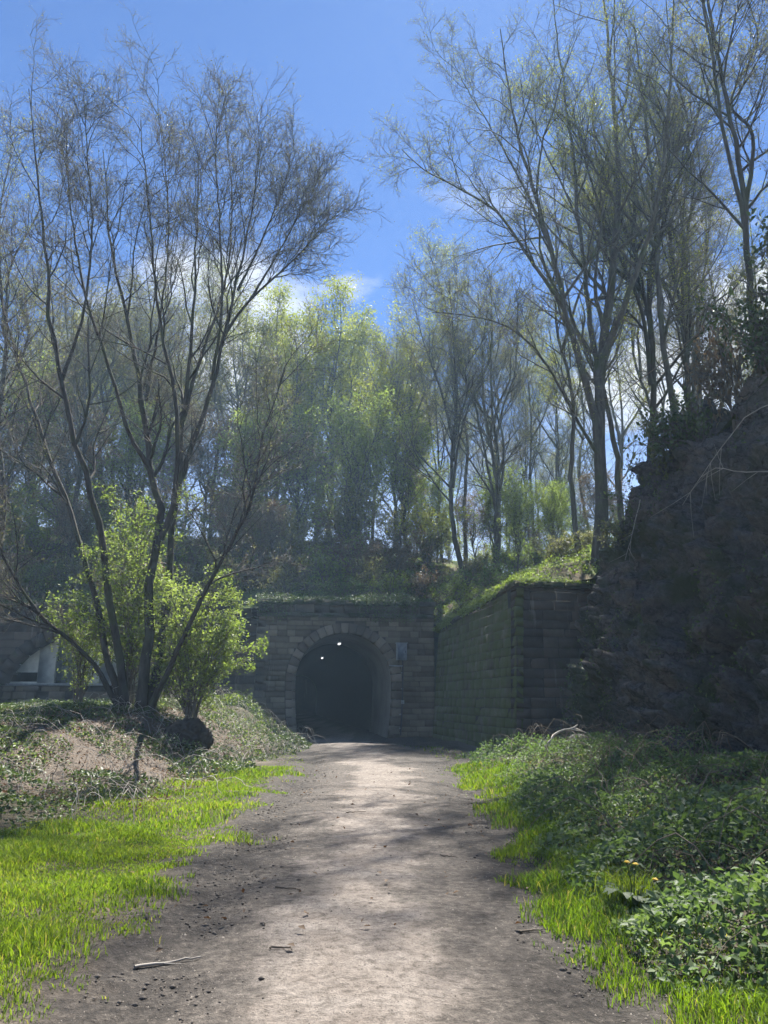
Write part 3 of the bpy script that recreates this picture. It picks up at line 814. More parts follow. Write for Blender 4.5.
E0 = W1.copy(); E1 = np.array([7.2, 25.2]); el = float(np.linalg.norm(E1 - E0)); eang = math.atan2(*(E1 - E0)[::-1])
wend = thing('wall_return', 'dark end face of the retaining wall turning into the rock cliff', 'retaining wall', (E0[0], E0[1], 0)); wend.rotation_euler = (0, 0, eang)
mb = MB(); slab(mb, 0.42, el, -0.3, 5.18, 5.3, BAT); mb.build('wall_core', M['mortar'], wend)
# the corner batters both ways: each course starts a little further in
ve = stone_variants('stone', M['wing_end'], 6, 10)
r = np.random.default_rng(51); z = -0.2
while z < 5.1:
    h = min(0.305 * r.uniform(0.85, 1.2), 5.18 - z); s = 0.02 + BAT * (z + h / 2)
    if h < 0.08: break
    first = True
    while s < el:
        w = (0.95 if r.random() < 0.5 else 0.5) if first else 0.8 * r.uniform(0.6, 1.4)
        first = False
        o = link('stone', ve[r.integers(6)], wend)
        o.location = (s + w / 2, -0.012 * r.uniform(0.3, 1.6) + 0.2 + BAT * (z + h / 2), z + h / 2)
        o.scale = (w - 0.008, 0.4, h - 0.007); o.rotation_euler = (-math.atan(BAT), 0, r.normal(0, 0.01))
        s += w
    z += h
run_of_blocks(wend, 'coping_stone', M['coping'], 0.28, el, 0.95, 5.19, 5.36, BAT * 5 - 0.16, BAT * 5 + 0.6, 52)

# ------------------------------------------------------------------ vegetation tools
def leaves(pts, nrmv, size, rg, spread=0.6, aspect=0.55, fold=0.25):
    """one folded four-cornered leaf at each point -> verts, faces, rnd"""
    n = len(pts)
    nv_ = unit(nrmv + rg.normal(0, spread, (n, 3)))
    d = unit(np.cross(nv_, rg.normal(0, 1, (n, 3))))
    s = np.cross(nv_, d)
    sz = (size if np.ndim(size) else np.full(n, size)) * rg.uniform(0.6, 1.35, n)
    w = sz * aspect
    base = pts; tip = pts + d * sz[:, None]
    mid = pts + d * (sz * 0.45)[:, None]
    up = nv_ * (w * fold)[:, None]
    l = mid + s * (w * 0.5)[:, None] + up; rr = mid - s * (w * 0.5)[:, None] + up
    v = np.stack([base, l, tip, rr], 1).reshape(-1, 3)
    k = np.arange(n)[:, None] * 4
    f = np.concatenate([k + np.array([[0, 1, 2]]), k + np.array([[0, 2, 3]])])
    return v, f, np.repeat(rg.random(n), 4)

def leaf_mesh(name, pts, nrmv, size, mat, rg, rnd_bias=None, **kw):
    v, f, rn = leaves(pts, nrmv, size, rg, **kw)
    if rnd_bias is not None: rn = np.clip(rn * 0.6 + np.repeat(rnd_bias, 4) * 0.4, 0, 1)
    return mesh_np(name, v, f, mat, False, {'rnd': rn})

def spline(pts, n):
    pts = np.asarray(pts, float)
    t = np.concatenate([[0], np.cumsum(np.linalg.norm(np.diff(pts, axis=0), axis=1))]); t /= t[-1]
    P = np.concatenate([[2 * pts[0] - pts[1]], pts, [2 * pts[-1] - pts[-2]]])
    u = np.linspace(0, 1, n); k = np.clip(np.searchsorted(t, u, side='right') - 1, 0, len(pts) - 2)
    f = ((u - t[k]) / (t[k + 1] - t[k]))[:, None]
    p0, p1, p2, p3 = P[k], P[k + 1], P[k + 2], P[k + 3]
    return 0.5 * (2 * p1 + (p2 - p0) * f + (2 * p0 - 5 * p1 + 4 * p2 - p3) * f ** 2 + (3 * p1 - p0 - 3 * p2 + p3) * f ** 3)

def grow(start, d, ln, nseg, jit, up, rg):
    B = len(start); pts = np.empty((B, nseg + 1, 3)); pts[:, 0] = start; d = unit(d)
    for i in range(nseg):
        d = unit(d + rg.normal(0, jit, (B, 3)) + np.array([0, 0, up]))
        pts[:, i + 1] = pts[:, i] + d * (ln / nseg)[:, None]
    return pts

def spawn(pts, rad, ln, nper, f0, f1, a0, a1, ratio, taper, rg, rmin, rfac=0.55, out_up=0.0, lo=0.0, hi=99.0, tip_close=0.0):
    B, n, _ = pts.shape
    t = (np.arange(nper)[None] + rg.random((B, nper))) / nper * (f1 - f0) + f0
    x = t * (n - 1); k = np.clip(x.astype(int), 0, n - 2); f = (x - k)[..., None]
    bi = np.arange(B)[:, None]
    p = pts[bi, k] * (1 - f) + pts[bi, k + 1] * f
    tan = unit(pts[bi, k + 1] - pts[bi, k])
    rp_ = rad[bi, k] * (1 - f[..., 0]) + rad[bi, k + 1] * f[..., 0]
    side = unit(np.cross(tan, rg.normal(0, 1, tan.shape)) + np.array([0, 0, out_up]))
    a = (rg.uniform(a0, a1, t.shape) * (1 - tip_close * t))[..., None]
    d = tan * np.cos(a) + side * np.sin(a)
    l = ln[:, None] * ratio * (1 - taper * (t - f0) / max(f1 - f0, 1e-6)) * rg.uniform(0.6, 1.3, t.shape)
    l = np.clip(l, lo, hi) * rg.uniform(0.8, 1.2, t.shape)
    r0 = np.maximum(rp_ * rfac, rmin)
    return p.reshape(-1, 3), d.reshape(-1, 3), l.ravel(), r0.ravel()

def tree_geometry(stems, P, seed):
    """stems: [(points, r0, r1)] -> trunk builders, branch MB, twig MB, twig points"""
    rg = np.random.default_rng(seed)
    NS = 26
    trunks = []; sp = []; sr = []; sl = []
    for pts, r0, r1 in stems:
        p = spline(pts, NS)
        ln = np.linalg.norm(np.diff(p, axis=0), axis=1).sum()
        wob = rg.normal(0, 1, (NS, 3)) * 0.012 * ln / NS * 3; wob[0] = 0
        p = p + wob * np.array([1, 1, 0.2])
        u = np.linspace(0, 1, NS)
        rad = r0 + (r1 - r0) * u ** 0.85
        rad = rad * (1 + P.get('flare', 0.5) * np.exp(-u * ln / 0.5))
        trunks.append(MB().tubes(p, rad, 8)); sp.append(p); sr.append(rad); sl.append(ln)
    sp = np.array(sp); sr = np.array(sr); sl = np.array(sl)
    br = MB(); tw = MB()
    L1 = P.get('L1', 0.42)
    p, d, l, r0 = spawn(sp, sr, np.minimum(sl, P.get('slen', 99)), P['n1'], P.get('f0', 0.3), 0.99, *P.get('a1', (0.5, 1.0)), L1, P.get('t1', 0.6), rg, P.get('r1', 0.016), 0.62, lo=P.get('lo1', 1.2), tip_close=0.45)
    n = 6
    pt1 = grow(p, d, l, n, P.get('j1', 0.13), P.get('up1', 0.09), rg)
    ra1 = np.linspace(1, 0.22, n + 1)[None] * r0[:, None]
    br.tubes(pt1, ra1, 4)
    p, d, l, r0 = spawn(pt1, ra1, l, P['n2'], 0.15, 1.0, 0.45, 1.0, P.get('L2', 0.5), 0.5, rg, P.get('r2', 0.0095), 0.62, lo=P.get('lo2', 0.75))
    pt2 = grow(p, d, l, 4, 0.17, P.get('up2', 0.07), rg)
    ra2 = np.linspace(1, 0.3, 5)[None] * r0[:, None]
    br.tubes(pt2, ra2, 3)
    p, d, l, r0 = spawn(pt2, ra2, l, P['n3'], 0.12, 1.0, 0.4, 0.95, P.get('L3', 0.52), 0.45, rg, P.get('r3', 0.006), 0.6, lo=P.get('lo3', 0.45), hi=1.4)
    pt3 = grow(p, d, l, 2, 0.2, P.get('up3', 0.05), rg)
    ra3 = np.linspace(1, 0.45, 3)[None] * r0[:, None]
    tw.tubes(pt3, ra3, 3)
    tips = [pt3[:, 1:].reshape(-1, 3)]
    if P.get('n4', 0):
        p, d, l, r0 = spawn(pt3, ra3, l, P['n4'], 0.1, 1.0, 0.4, 0.9, P.get('L4', 0.55), 0.4, rg, P.get('rtip', 0.003), 0.6, lo=P.get('lo4', 0.28), hi=0.8)
        q4 = p + unit(d + np.array([0, 0, 0.1])) * l[:, None]
        tw.cones(p, q4, r0 * 1.15)
        tips += [q4, p * 0.5 + q4 * 0.5]
    return trunks, br, tw, np.concatenate(tips)

def make_tree(name, label, group, base, stems, P, seed, bark='bark_grey', twig='bark_twig', leaf=None, nleaf=0, lsize=0.06, cat='tree', stem_name='trunk', lspread=1.0, jit=0.08, n_ground=None):
    base = np.asarray(base, float)
    trunks, br, tw, tips = tree_geometry([(np.asarray(p, float) - base, a, b) for p, a, b in stems], P, seed)
    root = thing(name, label, cat, base, group)
    for k, t in enumerate(trunks):
        t.build(stem_name if n_ground is None or k < n_ground else 'limb', M[bark], root, smooth=True)
    crown = br.build('crown', M[bark], root, smooth=True)
    tag(tw.build('twigs', M[twig], crown), kind='stuff')
    if leaf:
        rg = np.random.default_rng(seed + 5)
        k = rg.integers(0, len(tips), nleaf)
        pts = tips[k] + rg.normal(0, jit, (nleaf, 3))
        bias = fbm(pts[:, 0], pts[:, 1], pts[:, 2], 0.8, 2, seed)
        me = leaf_mesh('leaves', pts, np.tile([0, 0, 0.6], (nleaf, 1)), lsize, M[leaf], rg, rnd_bias=np.clip((bias - 0.3) * 2.5, 0, 1), spread=lspread)
        tag(link('leaves', me, crown), kind='stuff')
    return root

def px_path(pts):
    return [unproject(*p) for p in pts]

# ------------------------------------------------------------------ the trees one can tell apart
# many-stemmed tree on the left bank
D = 22.0
stemsA = [
    (px_path([(128, 716, D), (118, 660, D), (111, 600, D - .3), (103, 543, D - .5), (90, 490, D - .9), (70, 420, D - 1.2), (52, 330, D - 1.4), (44, 240, D - 1.5), (36, 160, D - 1.6), (30, 90, D - 1.6)]), 0.128, 0.012),
    (px_path([(140, 716, D), (148, 640, D), (151, 580, D + .1), (158, 540, D + .1), (162, 512, D + .2), (150, 470, D + .3), (143, 400, D + .4), (128, 320, D + .3), (110, 240, D + .2), (104, 150, D)]), 0.162, 0.012),
    (px_path([(150, 716, D + .3), (163, 640, D + .5), (169, 590, D + .7), (172, 540, D + .9), (178, 490, D + 1), (183, 430, D + 1.2), (192, 340, D + 1.5), (196, 250, D + 1.6), (200, 150, D + 1.5)]), 0.136, 0.012),
    (px_path([(160, 540, D + .1), (172, 510, D), (177, 470, D - .2), (176, 400, D - .4), (160, 320, D - .6), (150, 220, D - .9), (140, 120, D - 1)]), 0.085, 0.012),
    (px_path([(180, 480, D + 1), (198, 430, D + .9), (215, 375, D + .6), (232, 300, D + .4), (250, 220, D), (262, 140, D - .3)]), 0.085, 0.012),
    (px_path([(224, 335, D + .5), (250, 300, D + .3), (285, 268, D), (310, 242, D - .3), (330, 215, D - .4)]), 0.051, 0.012),
    (px_path([(152, 705, D - .2), (180, 645, D - .5), (205, 592, D - .9), (230, 545, D - 1.1), (252, 500, D - 1.4), (262, 440, D - 1.5), (285, 370, D - 1.5)]), 0.085, 0.012),
    (px_path([(122, 714, D - .2), (98, 670, D - .6), (72, 642, D - 1), (40, 615, D - 1.6), (5, 560, D - 2.2), (-30, 480, D - 2.6)]), 0.085, 0.012),
    (px_path([(125, 712, D + .2), (106, 650, D + .5), (92, 590, D + .8), (76, 530, D + 1.2), (58, 480, D + 1.4), (30, 400, D + 1.8), (4, 310, D + 2), (-12, 220, D + 2)]), 0.111, 0.012),
    (px_path([(150, 470, D + .3), (128, 430, D), (110, 370, D - .3), (84, 290, D - .6), (70, 200, D - .8), (66, 120, D - 1)]), 0.068, 0.012),
    (px_path([(183, 420, D + 1.2), (200, 360, D + 1.8), (226, 280, D + 2.2), (232, 200, D + 2.4), (226, 130, D + 2.4)]), 0.068, 0.012),
    (px_path([(146, 400, D + .4), (158, 330, D + 1), (168, 250, D + 1.4), (166, 175, D + 1.6), (160, 115, D + 1.7)]), 0.051, 0.012),
    (px_path([(62, 380, D - 1.3), (84, 310, D - 1.6), (92, 230, D - 1.8), (88, 160, D - 1.9), (84, 105, D - 2)]), 0.051, 0.012),
    (px_path([(212, 380, D + .6), (222, 310, D - .3), (220, 230, D - 1), (216, 160, D - 1.4), (218, 110, D - 1.5)]), 0.051, 0.012),
    (px_path([(238, 290, D + .4), (262, 240, D + .8), (282, 190, D + 1), (296, 150, D + 1)]), 0.043, 0.01),
    (px_path([(250, 300, D + .3), (280, 250, D + .5), (305, 205, D + .4), (322, 180, D + .3)]), 0.043, 0.01),
]
baseA = unproject(140, 712, D)
make_tree('multi_stem_tree', 'many-stemmed bare tree with fine dark twigs on the left bank', None, baseA, stemsA,
          dict(n1=13, n2=8, n3=6, n4=3, f0=0.33, L1=0.29, t1=0.35, slen=13, L2=0.56, L3=0.56, L4=0.62, up1=0.06, up2=0.06, j1=0.17, a1=(0.45, 1.1), flare=0.25, rtip=0.0042), 101, 'bark_dark', 'bark_twig', 'leaf_olive', 20000, 0.05, stem_name='trunk', n_ground=9, jit=0.05)

# tall forked tree on top of the wing wall, right of centre
D = 27.0
b_ = unproject(601, 574, D); b_[2] = hill_z(b_[0], b_[1]) - 0.1
stemsG = [
    ([b_] + px_path([(601, 480, D), (598, 420, D), (603, 350, D + .2), (614, 270, D + .6), (618, 180, D + .9), (612, 90, D + 1.2), (606, 20, D + 1.3), (600, -40, D + 1.3)]), 0.27, 0.03),
    (px_path([(599, 440, D), (588, 390, D - .2), (572, 335, D - .4), (556, 270, D - .5), (540, 210, D - .6), (522, 150, D - .9), (508, 90, D - 1.2), (500, 30, D - 1.4)]), 0.16, 0.02),
    (px_path([(566, 310, D - .4), (532, 262, D - .9), (500, 215, D - 1.5), (462, 190, D - 2), (428, 172, D - 2.5), (402, 150, D - 2.8)]), 0.085, 0.015),
    (px_path([(600, 460, D), (580, 425, D - .8), (545, 362, D - 2), (510, 328, D - 3), (470, 316, D - 3.8), (432, 312, D - 4.2)]), 0.07, 0.012),
    (px_path([(602, 400, D), (590, 320, D + .7), (580, 240, D + 1.4), (572, 150, D + 2), (560, 60, D + 2.4), (552, -10, D + 2.5)]), 0.13, 0.02),
    (px_path([(603, 360, D + .1), (630, 290, D - .6), (655, 210, D - 1.2), (668, 120, D - 1.8), (672, 30, D - 2), (676, -50, D - 2)]), 0.13, 0.02),
    (px_path([(548, 240, D - .6), (520, 180, D), (492, 130, D + .5), (468, 90, D + .8), (452, 60, D + .8)]), 0.06, 0.012),
]
make_tree('forked_tree', 'tall forked tree standing on top of the retaining wall corner', None, b_, stemsG,
          dict(n1=14, n2=7, n3=6, n4=4, f0=0.2, L1=0.34, t1=0.35, slen=15, L2=0.55, L3=0.55, L4=0.62, up1=0.05, j1=0.16, a1=(0.5, 1.15), rtip=0.0042), 202, 'bark_grey', 'bark_twig', 'leaf_yellow', 16000, 0.055, n_ground=1, jit=0.06)

# prototypes for the wood: upright bare trees and leafing ones, height about 20 m
def proto(seed, h, lean, forks, P, r0=0.17, **kw):
    rg = np.random.default_rng(seed)
    def up_path(p0, top, n=6, wob=0.25):
        p = [p0 + (top - p0) * k / (n - 1) + np.array([rg.normal(0, wob), rg.normal(0, wob), 0]) * (0 < k) for k in range(n)]
        return p
    st = []
    main = up_path(np.zeros(3), np.array([lean[0], lean[1], h * 0.93]))
    st.append((main, r0, 0.025))
    for k in range(forks):
        f = rg.uniform(0.22, 0.55); x = f * 5; i = int(x)
        p0 = main[i] + (main[i + 1] - main[i]) * (x - i)
        a = k * 2.4 + rg.uniform(-0.5, 0.5); s = rg.uniform(0.10, 0.2) * h
        st.append((up_path(p0, p0 + np.array([math.cos(a) * s, math.sin(a) * s, h * rg.uniform(0.78, 0.95) - p0[2]]), 5), r0 * 0.55, 0.02))
    return st, P, seed, kw

BARE = dict(n1=15, n2=7, n3=6, n4=3, f0=0.25, L1=0.31, t1=0.4, slen=16, L2=0.55, L3=0.55, L4=0.62, a1=(0.55, 1.15), up1=0.06, rtip=0.0042)
SLIM = dict(n1=20, n2=6, n3=5, n4=3, f0=0.3, L1=0.21, t1=0.45, slen=18, L2=0.55, L3=0.55, L4=0.62, up1=0.08, a1=(0.6, 1.2), rtip=0.0042)
LEAFY = dict(n1=13, n2=6, n3=4, n4=0, lo1=0.8, lo2=0.5, lo3=0.3, f0=0.12, L1=0.36, t1=0.55, slen=15, L2=0.55, L3=0.58, a1=(0.6, 1.25), up1=0.05)
PROTO = {
    'bare_a': proto(301, 20, (0.6, 0.3), 3, BARE, leaf='leaf_olive', nleaf=9000, lsize=0.07),
    'bare_b': proto(302, 21, (-0.8, 0.5), 4, BARE, bark='bark_dark', leaf='leaf_yellow', nleaf=9000, lsize=0.07),
    'slim_a': proto(303, 22, (0.3, -0.4), 1, SLIM, r0=0.14, leaf='leaf_yellow', nleaf=11000, lsize=0.07),
    'slim_b': proto(304, 20, (-0.5, 0.2), 2, SLIM, r0=0.12, bark='bark_dark', leaf='leaf_olive', nleaf=8000, lsize=0.07),
    'yellow': proto(305, 20, (0.2, 0.2), 4, LEAFY, leaf='leaf_yellow', nleaf=12000, lsize=0.18, jit=0.25),
    'olive': proto(306, 18, (-0.3, 0.2), 5, LEAFY, leaf='leaf_olive', nleaf=11000, lsize=0.15, jit=0.25),
    'fresh': proto(307, 11, (0.3, -0.3), 5, dict(LEAFY, slen=9, f0=0.1, L1=0.34), r0=0.10, leaf='leaf_fresh', nleaf=6500, lsize=0.17, jit=0.2),
    'brown': proto(308, 9, (-0.4, -0.3), 6, dict(LEAFY, slen=8, f0=0.1, L1=0.36), r0=0.09, leaf='leaf_brown', nleaf=6500, lsize=0.14, jit=0.18),
}
NAMES = {'bare_a': 'bare_tree', 'bare_b': 'bare_tree', 'slim_a': 'slender_tree', 'slim_b': 'slender_tree', 'yellow': 'leafing_tree', 'olive': 'budding_tree', 'fresh': 'leafy_tree', 'brown': 'russet_tree'}
built = {}
def place_tree(kind, px, dist, scale, rot, label, group='trees on the wooded hillside', low=False):
    x = (px - 384) / FPX * dist * (math.cos(PITCH) + 0.0) * 1.02
    y = dist
    z = float(ground_z(x, y)) if low else float(hill_z(x, y))
    if kind not in built:
        st, P, sd, kw = PROTO[kind]
        kw = dict(kw)
        built[kind] = o = make_tree(NAMES[kind], label, group, (0, 0, 0), st, P, sd, **kw)
    else:
        o = copy_tree(built[kind])
    o['label'] = label; o['group'] = group
    o.location = (x, y, z - 0.15); o.rotation_euler = (0, 0, rot); o.scale = (scale, scale, scale)
    return o

TREES = [
    # kind, px, dist, scale, rot, label
    ('bare_b', 468, 43, 1.0, 0.4, 'dark bare tree left of the pair of trunks above the tunnel right side'),
    ('bare_a', 497, 45, 1.02, 2.0, 'grey bare tree right of the dark one above the retaining wall'),
    ('slim_b', 443, 54, 0.95, 1.0, 'slender dark bare tree far up the hill behind the tunnel'),
    ('slim_a', 540, 52, 0.95, 0.2, 'slender grey tree with bright sky behind, left of the forked tree'),
    ('slim_b', 565, 57, 0.9, 3.3, 'thin dark trunk farthest back beside the forked tree'),
    ('slim_a', 628, 31, 1.05, 1.4, 'slender pale tree close right of the tall forked tree'),
    ('bare_b', 655, 29.5, 1.1, 3.9, 'dark twin-limbed tree rising from the top of the rock cliff'),
    ('slim_a', 690, 27, 1.1, 2.6, 'slender tree with yellow-green buds high above the rock cliff'),
    ('bare_a', 722, 33, 1.1, 4.4, 'broad grey tree behind the crest of the rock cliff'),
    ('slim_b', 706, 30, 1.1, 2.2, 'slender dark trunk standing above the right part of the cliff'),
    ('slim_a', 584, 36, 1.0, 5.2, 'slender grey trunk close behind the tall forked tree on its left'),
    ('slim_b', 512, 60, 0.9, 0.9, 'thin far tree seen through the gap above the retaining wall'),
    ('bare_a', 408, 54, 0.95, 5.5, 'grey twiggy tree on the hill above the tunnel crown'),
    ('yellow', 372, 64, 1.0, 1.1, 'pale yellow-green tree half hidden behind the grey twiggy tree'),
    ('yellow', 325, 55, 1.05, 0.0, 'large yellow-green leafing tree above the tunnel mouth'),
    ('yellow', 275, 60, 1.1, 2.2, 'yellow-green leafing tree left of the largest yellow one'),
    ('olive', 225, 56, 1.1, 0.5, 'olive budding tree above the left end of the portal'),
    ('olive', 160, 57, 1.15, 2.5, 'olive budding tree directly behind the many-stemmed tree'),
    ('olive', 90, 55, 1.15, 4.1, 'olive budding tree above the walled-up arch'),
    ('olive', 25, 54, 1.15, 5.3, 'olive budding tree on the hill at the far left'),
    ('bare_a', 60, 46, 1.0, 1.9, 'grey bare tree rising behind the walled-up arch'),
    ('bare_b', 128, 50, 1.05, 0.3, 'dark bare tree highest behind the many-stemmed tree'),
    ('bare_b', -25, 33, 1.0, 2.9, 'dark bare tree leaning in at the left edge'),
    ('slim_a', 205, 53, 1.0, 4.7, 'slender budding tree far behind the left bank'),
    ('fresh', 352, 46.5, 0.95, 0.6, 'fresh green leafy tree just above the tunnel arch'),
    ('fresh', 402, 48, 0.9, 2.4, 'small fresh green tree above the right side of the portal'),
    ('fresh', 297, 47.5, 0.95, 4.0, 'fresh green leafy tree above the left side of the tunnel arch'),
    ('brown', 225, 41.5, 0.5, 3.0, 'russet budding small tree left of the portal corner'),
    ('brown', 268, 41, 0.45, 5.0, 'low russet bush-like tree above the portal left corner'),
    ('brown', 60, 41, 0.5, 4.2, 'russet budding small tree over the walled-up arch'),
    ('fresh', 520, 41, 0.5, 1.3, 'small green sapling on the slope above the retaining wall'),
    ('fresh', 560, 37, 0.4, 3.3, 'tiny green sapling left of the forked tree foot'),
]
for t in TREES: place_tree(*t)
# the wood behind them, one tree deep after another
FILL = {'olive': 'olive budding tree deep in the hillside wood', 'bare_a': 'grey bare tree deep in the hillside wood', 'bare_b': 'dark bare tree deep in the hillside wood',
        'yellow': 'yellow-green tree deep in the hillside wood', 'slim_a': 'slender pale tree deep in the hillside wood', 'slim_b': 'slender dark tree deep in the hillside wood',
        'fresh': 'green understorey tree among the trunks of the hillside', 'brown': 'russet understorey tree among the trunks of the hillside'}
rt = np.random.default_rng(500)
ORD = ['first', 'second', 'third', 'fourth', 'fifth', 'sixth', 'seventh', 'eighth', 'ninth', 'tenth', 'eleventh', 'twelfth', 'thirteenth', 'fourteenth', 'fifteenth', 'sixteenth', 'seventeenth', 'eighteenth', 'nineteenth', 'twentieth']
def fill(kinds, px0, px1, d0, d1, n, s0, s1, group, row):
    for k in range(n):
        kd = kinds[k % len(kinds)]
        place_tree(kd, px0 + (px1 - px0) * (k + rt.uniform(0.1, 0.9)) / n, rt.uniform(d0, d1), rt.uniform(s0, s1), rt.uniform(0, 6.28), FILL[kd] + ', ' + ORD[k] + ' from the left ' + row, group)
FILL = {'olive': 'olive budding tree', 'bare_a': 'grey bare tree', 'bare_b': 'dark bare tree', 'yellow': 'yellow-green tree', 'slim_a': 'slender pale tree', 'slim_b': 'slender dark tree', 'fresh': 'green understorey tree', 'brown': 'russet understorey tree'}
gd, gu = 'trees deep in the hillside wood', 'understorey trees on the hillside'
fill(['olive', 'bare_a', 'yellow', 'bare_b'], -60, 430, 63, 72, 9, 0.95, 1.15, gd, 'in the wood behind the front trees')
fill(['bare_b', 'olive', 'bare_a', 'yellow'], -60, 440, 76, 86, 9, 1.0, 1.2, gd, 'in the farthest left-hand rank')
fill(['slim_a', 'bare_a', 'slim_b', 'bare_b'], 660, 830, 38, 52, 5, 1.0, 1.15, gd, 'behind the rock cliff')
fill(['slim_a', 'bare_a', 'slim_b', 'slim_a'], 455, 650, 46, 58, 6, 0.95, 1.15, gd, 'on the slope above the retaining wall')
fill(['slim_b', 'slim_a', 'bare_b'], 430, 620, 62, 84, 8, 0.8, 1.0, gd, 'in the far gap with sky behind')
fill(['brown', 'fresh', 'brown'], -40, 290, 46, 51, 9, 0.75, 1.1, gu, 'above the two arches')
fill(['fresh', 'brown', 'fresh'], 430, 640, 46, 60, 9, 0.45, 0.7, gu, 'above the retaining wall')
fill(['fresh', 'yellow', 'brown'], 240, 440, 53, 60, 6, 0.75, 0.95, gu, 'behind the fresh green trees over the tunnel')
place_tree('slim_b', 795, 19, 0.95, 1.2, 'dark slender tree at the top right edge over the cliff')

# ------------------------------------------------------------------ shrubs and undergrowth
def blob_shrub(name, label, base, radii, nst, nleaf, lsize, leaf, seed, cat='shrub', group=None, P=None, h_bias=0.5):
    rg = np.random.default_rng(seed)
    st = []
    for k in range(nst):
        a = rg.uniform(0, 2 * math.pi); f = math.sqrt(rg.random())
        top = np.array([math.cos(a) * f * radii[0], math.sin(a) * f * radii[1], radii[2] * rg.uniform(0.6, 1.0) * (1 - 0.45 * f)])
        mid = top * np.array([0.35, 0.35, 0.6]) + rg.normal(0, 0.08, 3)
        st.append((np.array([[rg.normal(0, 0.08), rg.normal(0, 0.08), -0.1], mid, top]) + base, 0.028, 0.008))
    PP = dict(n1=7, n2=3, n3=3, n4=0, f0=0.15, L1=0.42, t1=0.4, L2=0.5, L3=0.5, up1=0.03, up2=0.0, up3=-0.02, flare=0.1, lo1=0.4, lo2=0.25, lo3=0.15)
    if P: PP.update(P)
    return make_tree(name, label, group, base, st, PP, seed, 'bark_twig', 'bark_twig', leaf, nleaf, lsize, cat=cat, stem_name='stem', jit=0.07, lspread=0.55)
SHRUB = {}
def shrub(name, label, base, radii, leaf, rot, group):
    if leaf not in SHRUB:
        SHRUB[leaf] = o = blob_shrub(name, label, np.zeros(3), (1.4, 1.4, 1.6), 8, 1300, 0.125, leaf, 430 + len(SHRUB))
    else:
        o = copy_tree(SHRUB[leaf]); o.name = name
    tag(o, label, 'shrub', group)
    o.location = tuple(float(v) for v in base); o.rotation_euler = (0, 0, rot); o.scale = (radii[0] / 1.4, radii[1] / 1.4, radii[2] / 1.6)
    return o

# bright green bush growing through the many-stemmed tree
for (px, py, d, rad, nst, nl, lab, sd) in [
    (190, 712, 22.6, (2.3, 1.6, 5.2), 18, 15000, 'bright green leafy bush right of the many-stemmed trunks', 401),
    (128, 710, 23.2, (2.2, 1.5, 7.4), 15, 12000, 'tall bright green bush behind the many-stemmed trunks', 402),
    (78, 708, 23.4, (1.6, 1.0, 4.4), 8, 3200, 'green leafy bush left of the many-stemmed trunks before the walled arch', 403)]:
    b = unproject(px, py, d); b[2] = float(ground_z(b[0], b[1])) - 0.05
    blob_shrub('leafy_bush', lab, b, rad, nst, nl, 0.085, 'leaf_fresh', sd, group='green bushes around the many-stemmed tree')

# low bushes along the top of the walls
r = np.random.default_rng(77)
for k, (px, d, rad, leaf, lab) in enumerate([
    (285, 37.0, (1.3, 0.9, 1.5), 'leaf_olive', 'olive low bush leaning over the portal left coping'),
    (340, 37.2, (1.4, 0.9, 1.2), 'leaf_nettle', 'green low bush above the tunnel crown'),
    (385, 37.5, (1.2, 0.9, 1.5), 'leaf_fresh', 'fresh green bush behind the parapet above the cabinet'),
    (420, 38.5, (1.1, 0.9, 1.2), 'leaf_ivy', 'dark ivy bush where the parapet meets the retaining wall'),
    (200, 37.6, (1.6, 0.9, 2.0), 'leaf_olive', 'olive bush over the wall between the two arches'),
    (110, 38.0, (1.8, 0.9, 2.2), 'leaf_brown', 'brown budding bush over the walled-up arch crown'),
    (20, 38.0, (1.8, 0.9, 2.2), 'leaf_olive', 'olive bush over the walled-up arch left shoulder'),
    (490, 33.5, (1.2, 1.2, 1.3), 'leaf_nettle', 'green bush on the grass above the middle of the retaining wall'),
    (560, 31.0, (1.2, 1.2, 1.5), 'leaf_olive', 'olive bush beside the foot of the forked tree'),
    (640, 26.8, (1.1, 1.1, 1.6), 'leaf_ivy', 'dark bush on the lip of the rock cliff right of the forked tree')]):
    x = (px - 384) / FPX * d; z = float(hill_z(x, d))
    shrub('low_bush', lab, np.array([x, d, z]), rad, leaf, k * 1.3, 'bushes along the top of the walls')

rs = np.random.default_rng(88)
LN = {'leaf_olive': 'olive', 'leaf_nettle': 'mid-green', 'leaf_brown': 'russet', 'leaf_fresh': 'fresh green', 'leaf_ivy': 'dark ivy'}
for row, (d0, d1, p0, p1, n_, wh) in enumerate([(38.2, 40.5, -20, 430, 11, 'on the slope just above the portals'), (42, 47, -30, 440, 10, 'higher on the slope above the portals'), (36, 46, 450, 610, 9, 'on the bank above the retaining wall')]):
    for k in range(n_):
        lf = ['leaf_olive', 'leaf_fresh', 'leaf_brown', 'leaf_fresh', 'leaf_olive'][int(rs.integers(5))]
        px = p0 + (p1 - p0) * (k + rs.uniform(0.1, 0.9)) / n_; d = rs.uniform(d0, d1); x = (px - 384) / FPX * d
        sc = rs.uniform(0.8, 1.4) * (0.8 if row == 2 else 0.85 if row == 0 else 1.2)
        shrub('low_bush', LN[lf] + ' bush, ' + ORD[k] + ' from the left ' + wh, np.array([x, d, float(hill_z(x, d)) - 0.1]), (1.5 * sc, 1.4 * sc, 1.9 * sc), lf, rs.uniform(0, 6.28), 'bushes scattered over the hillside')
BIG = {}
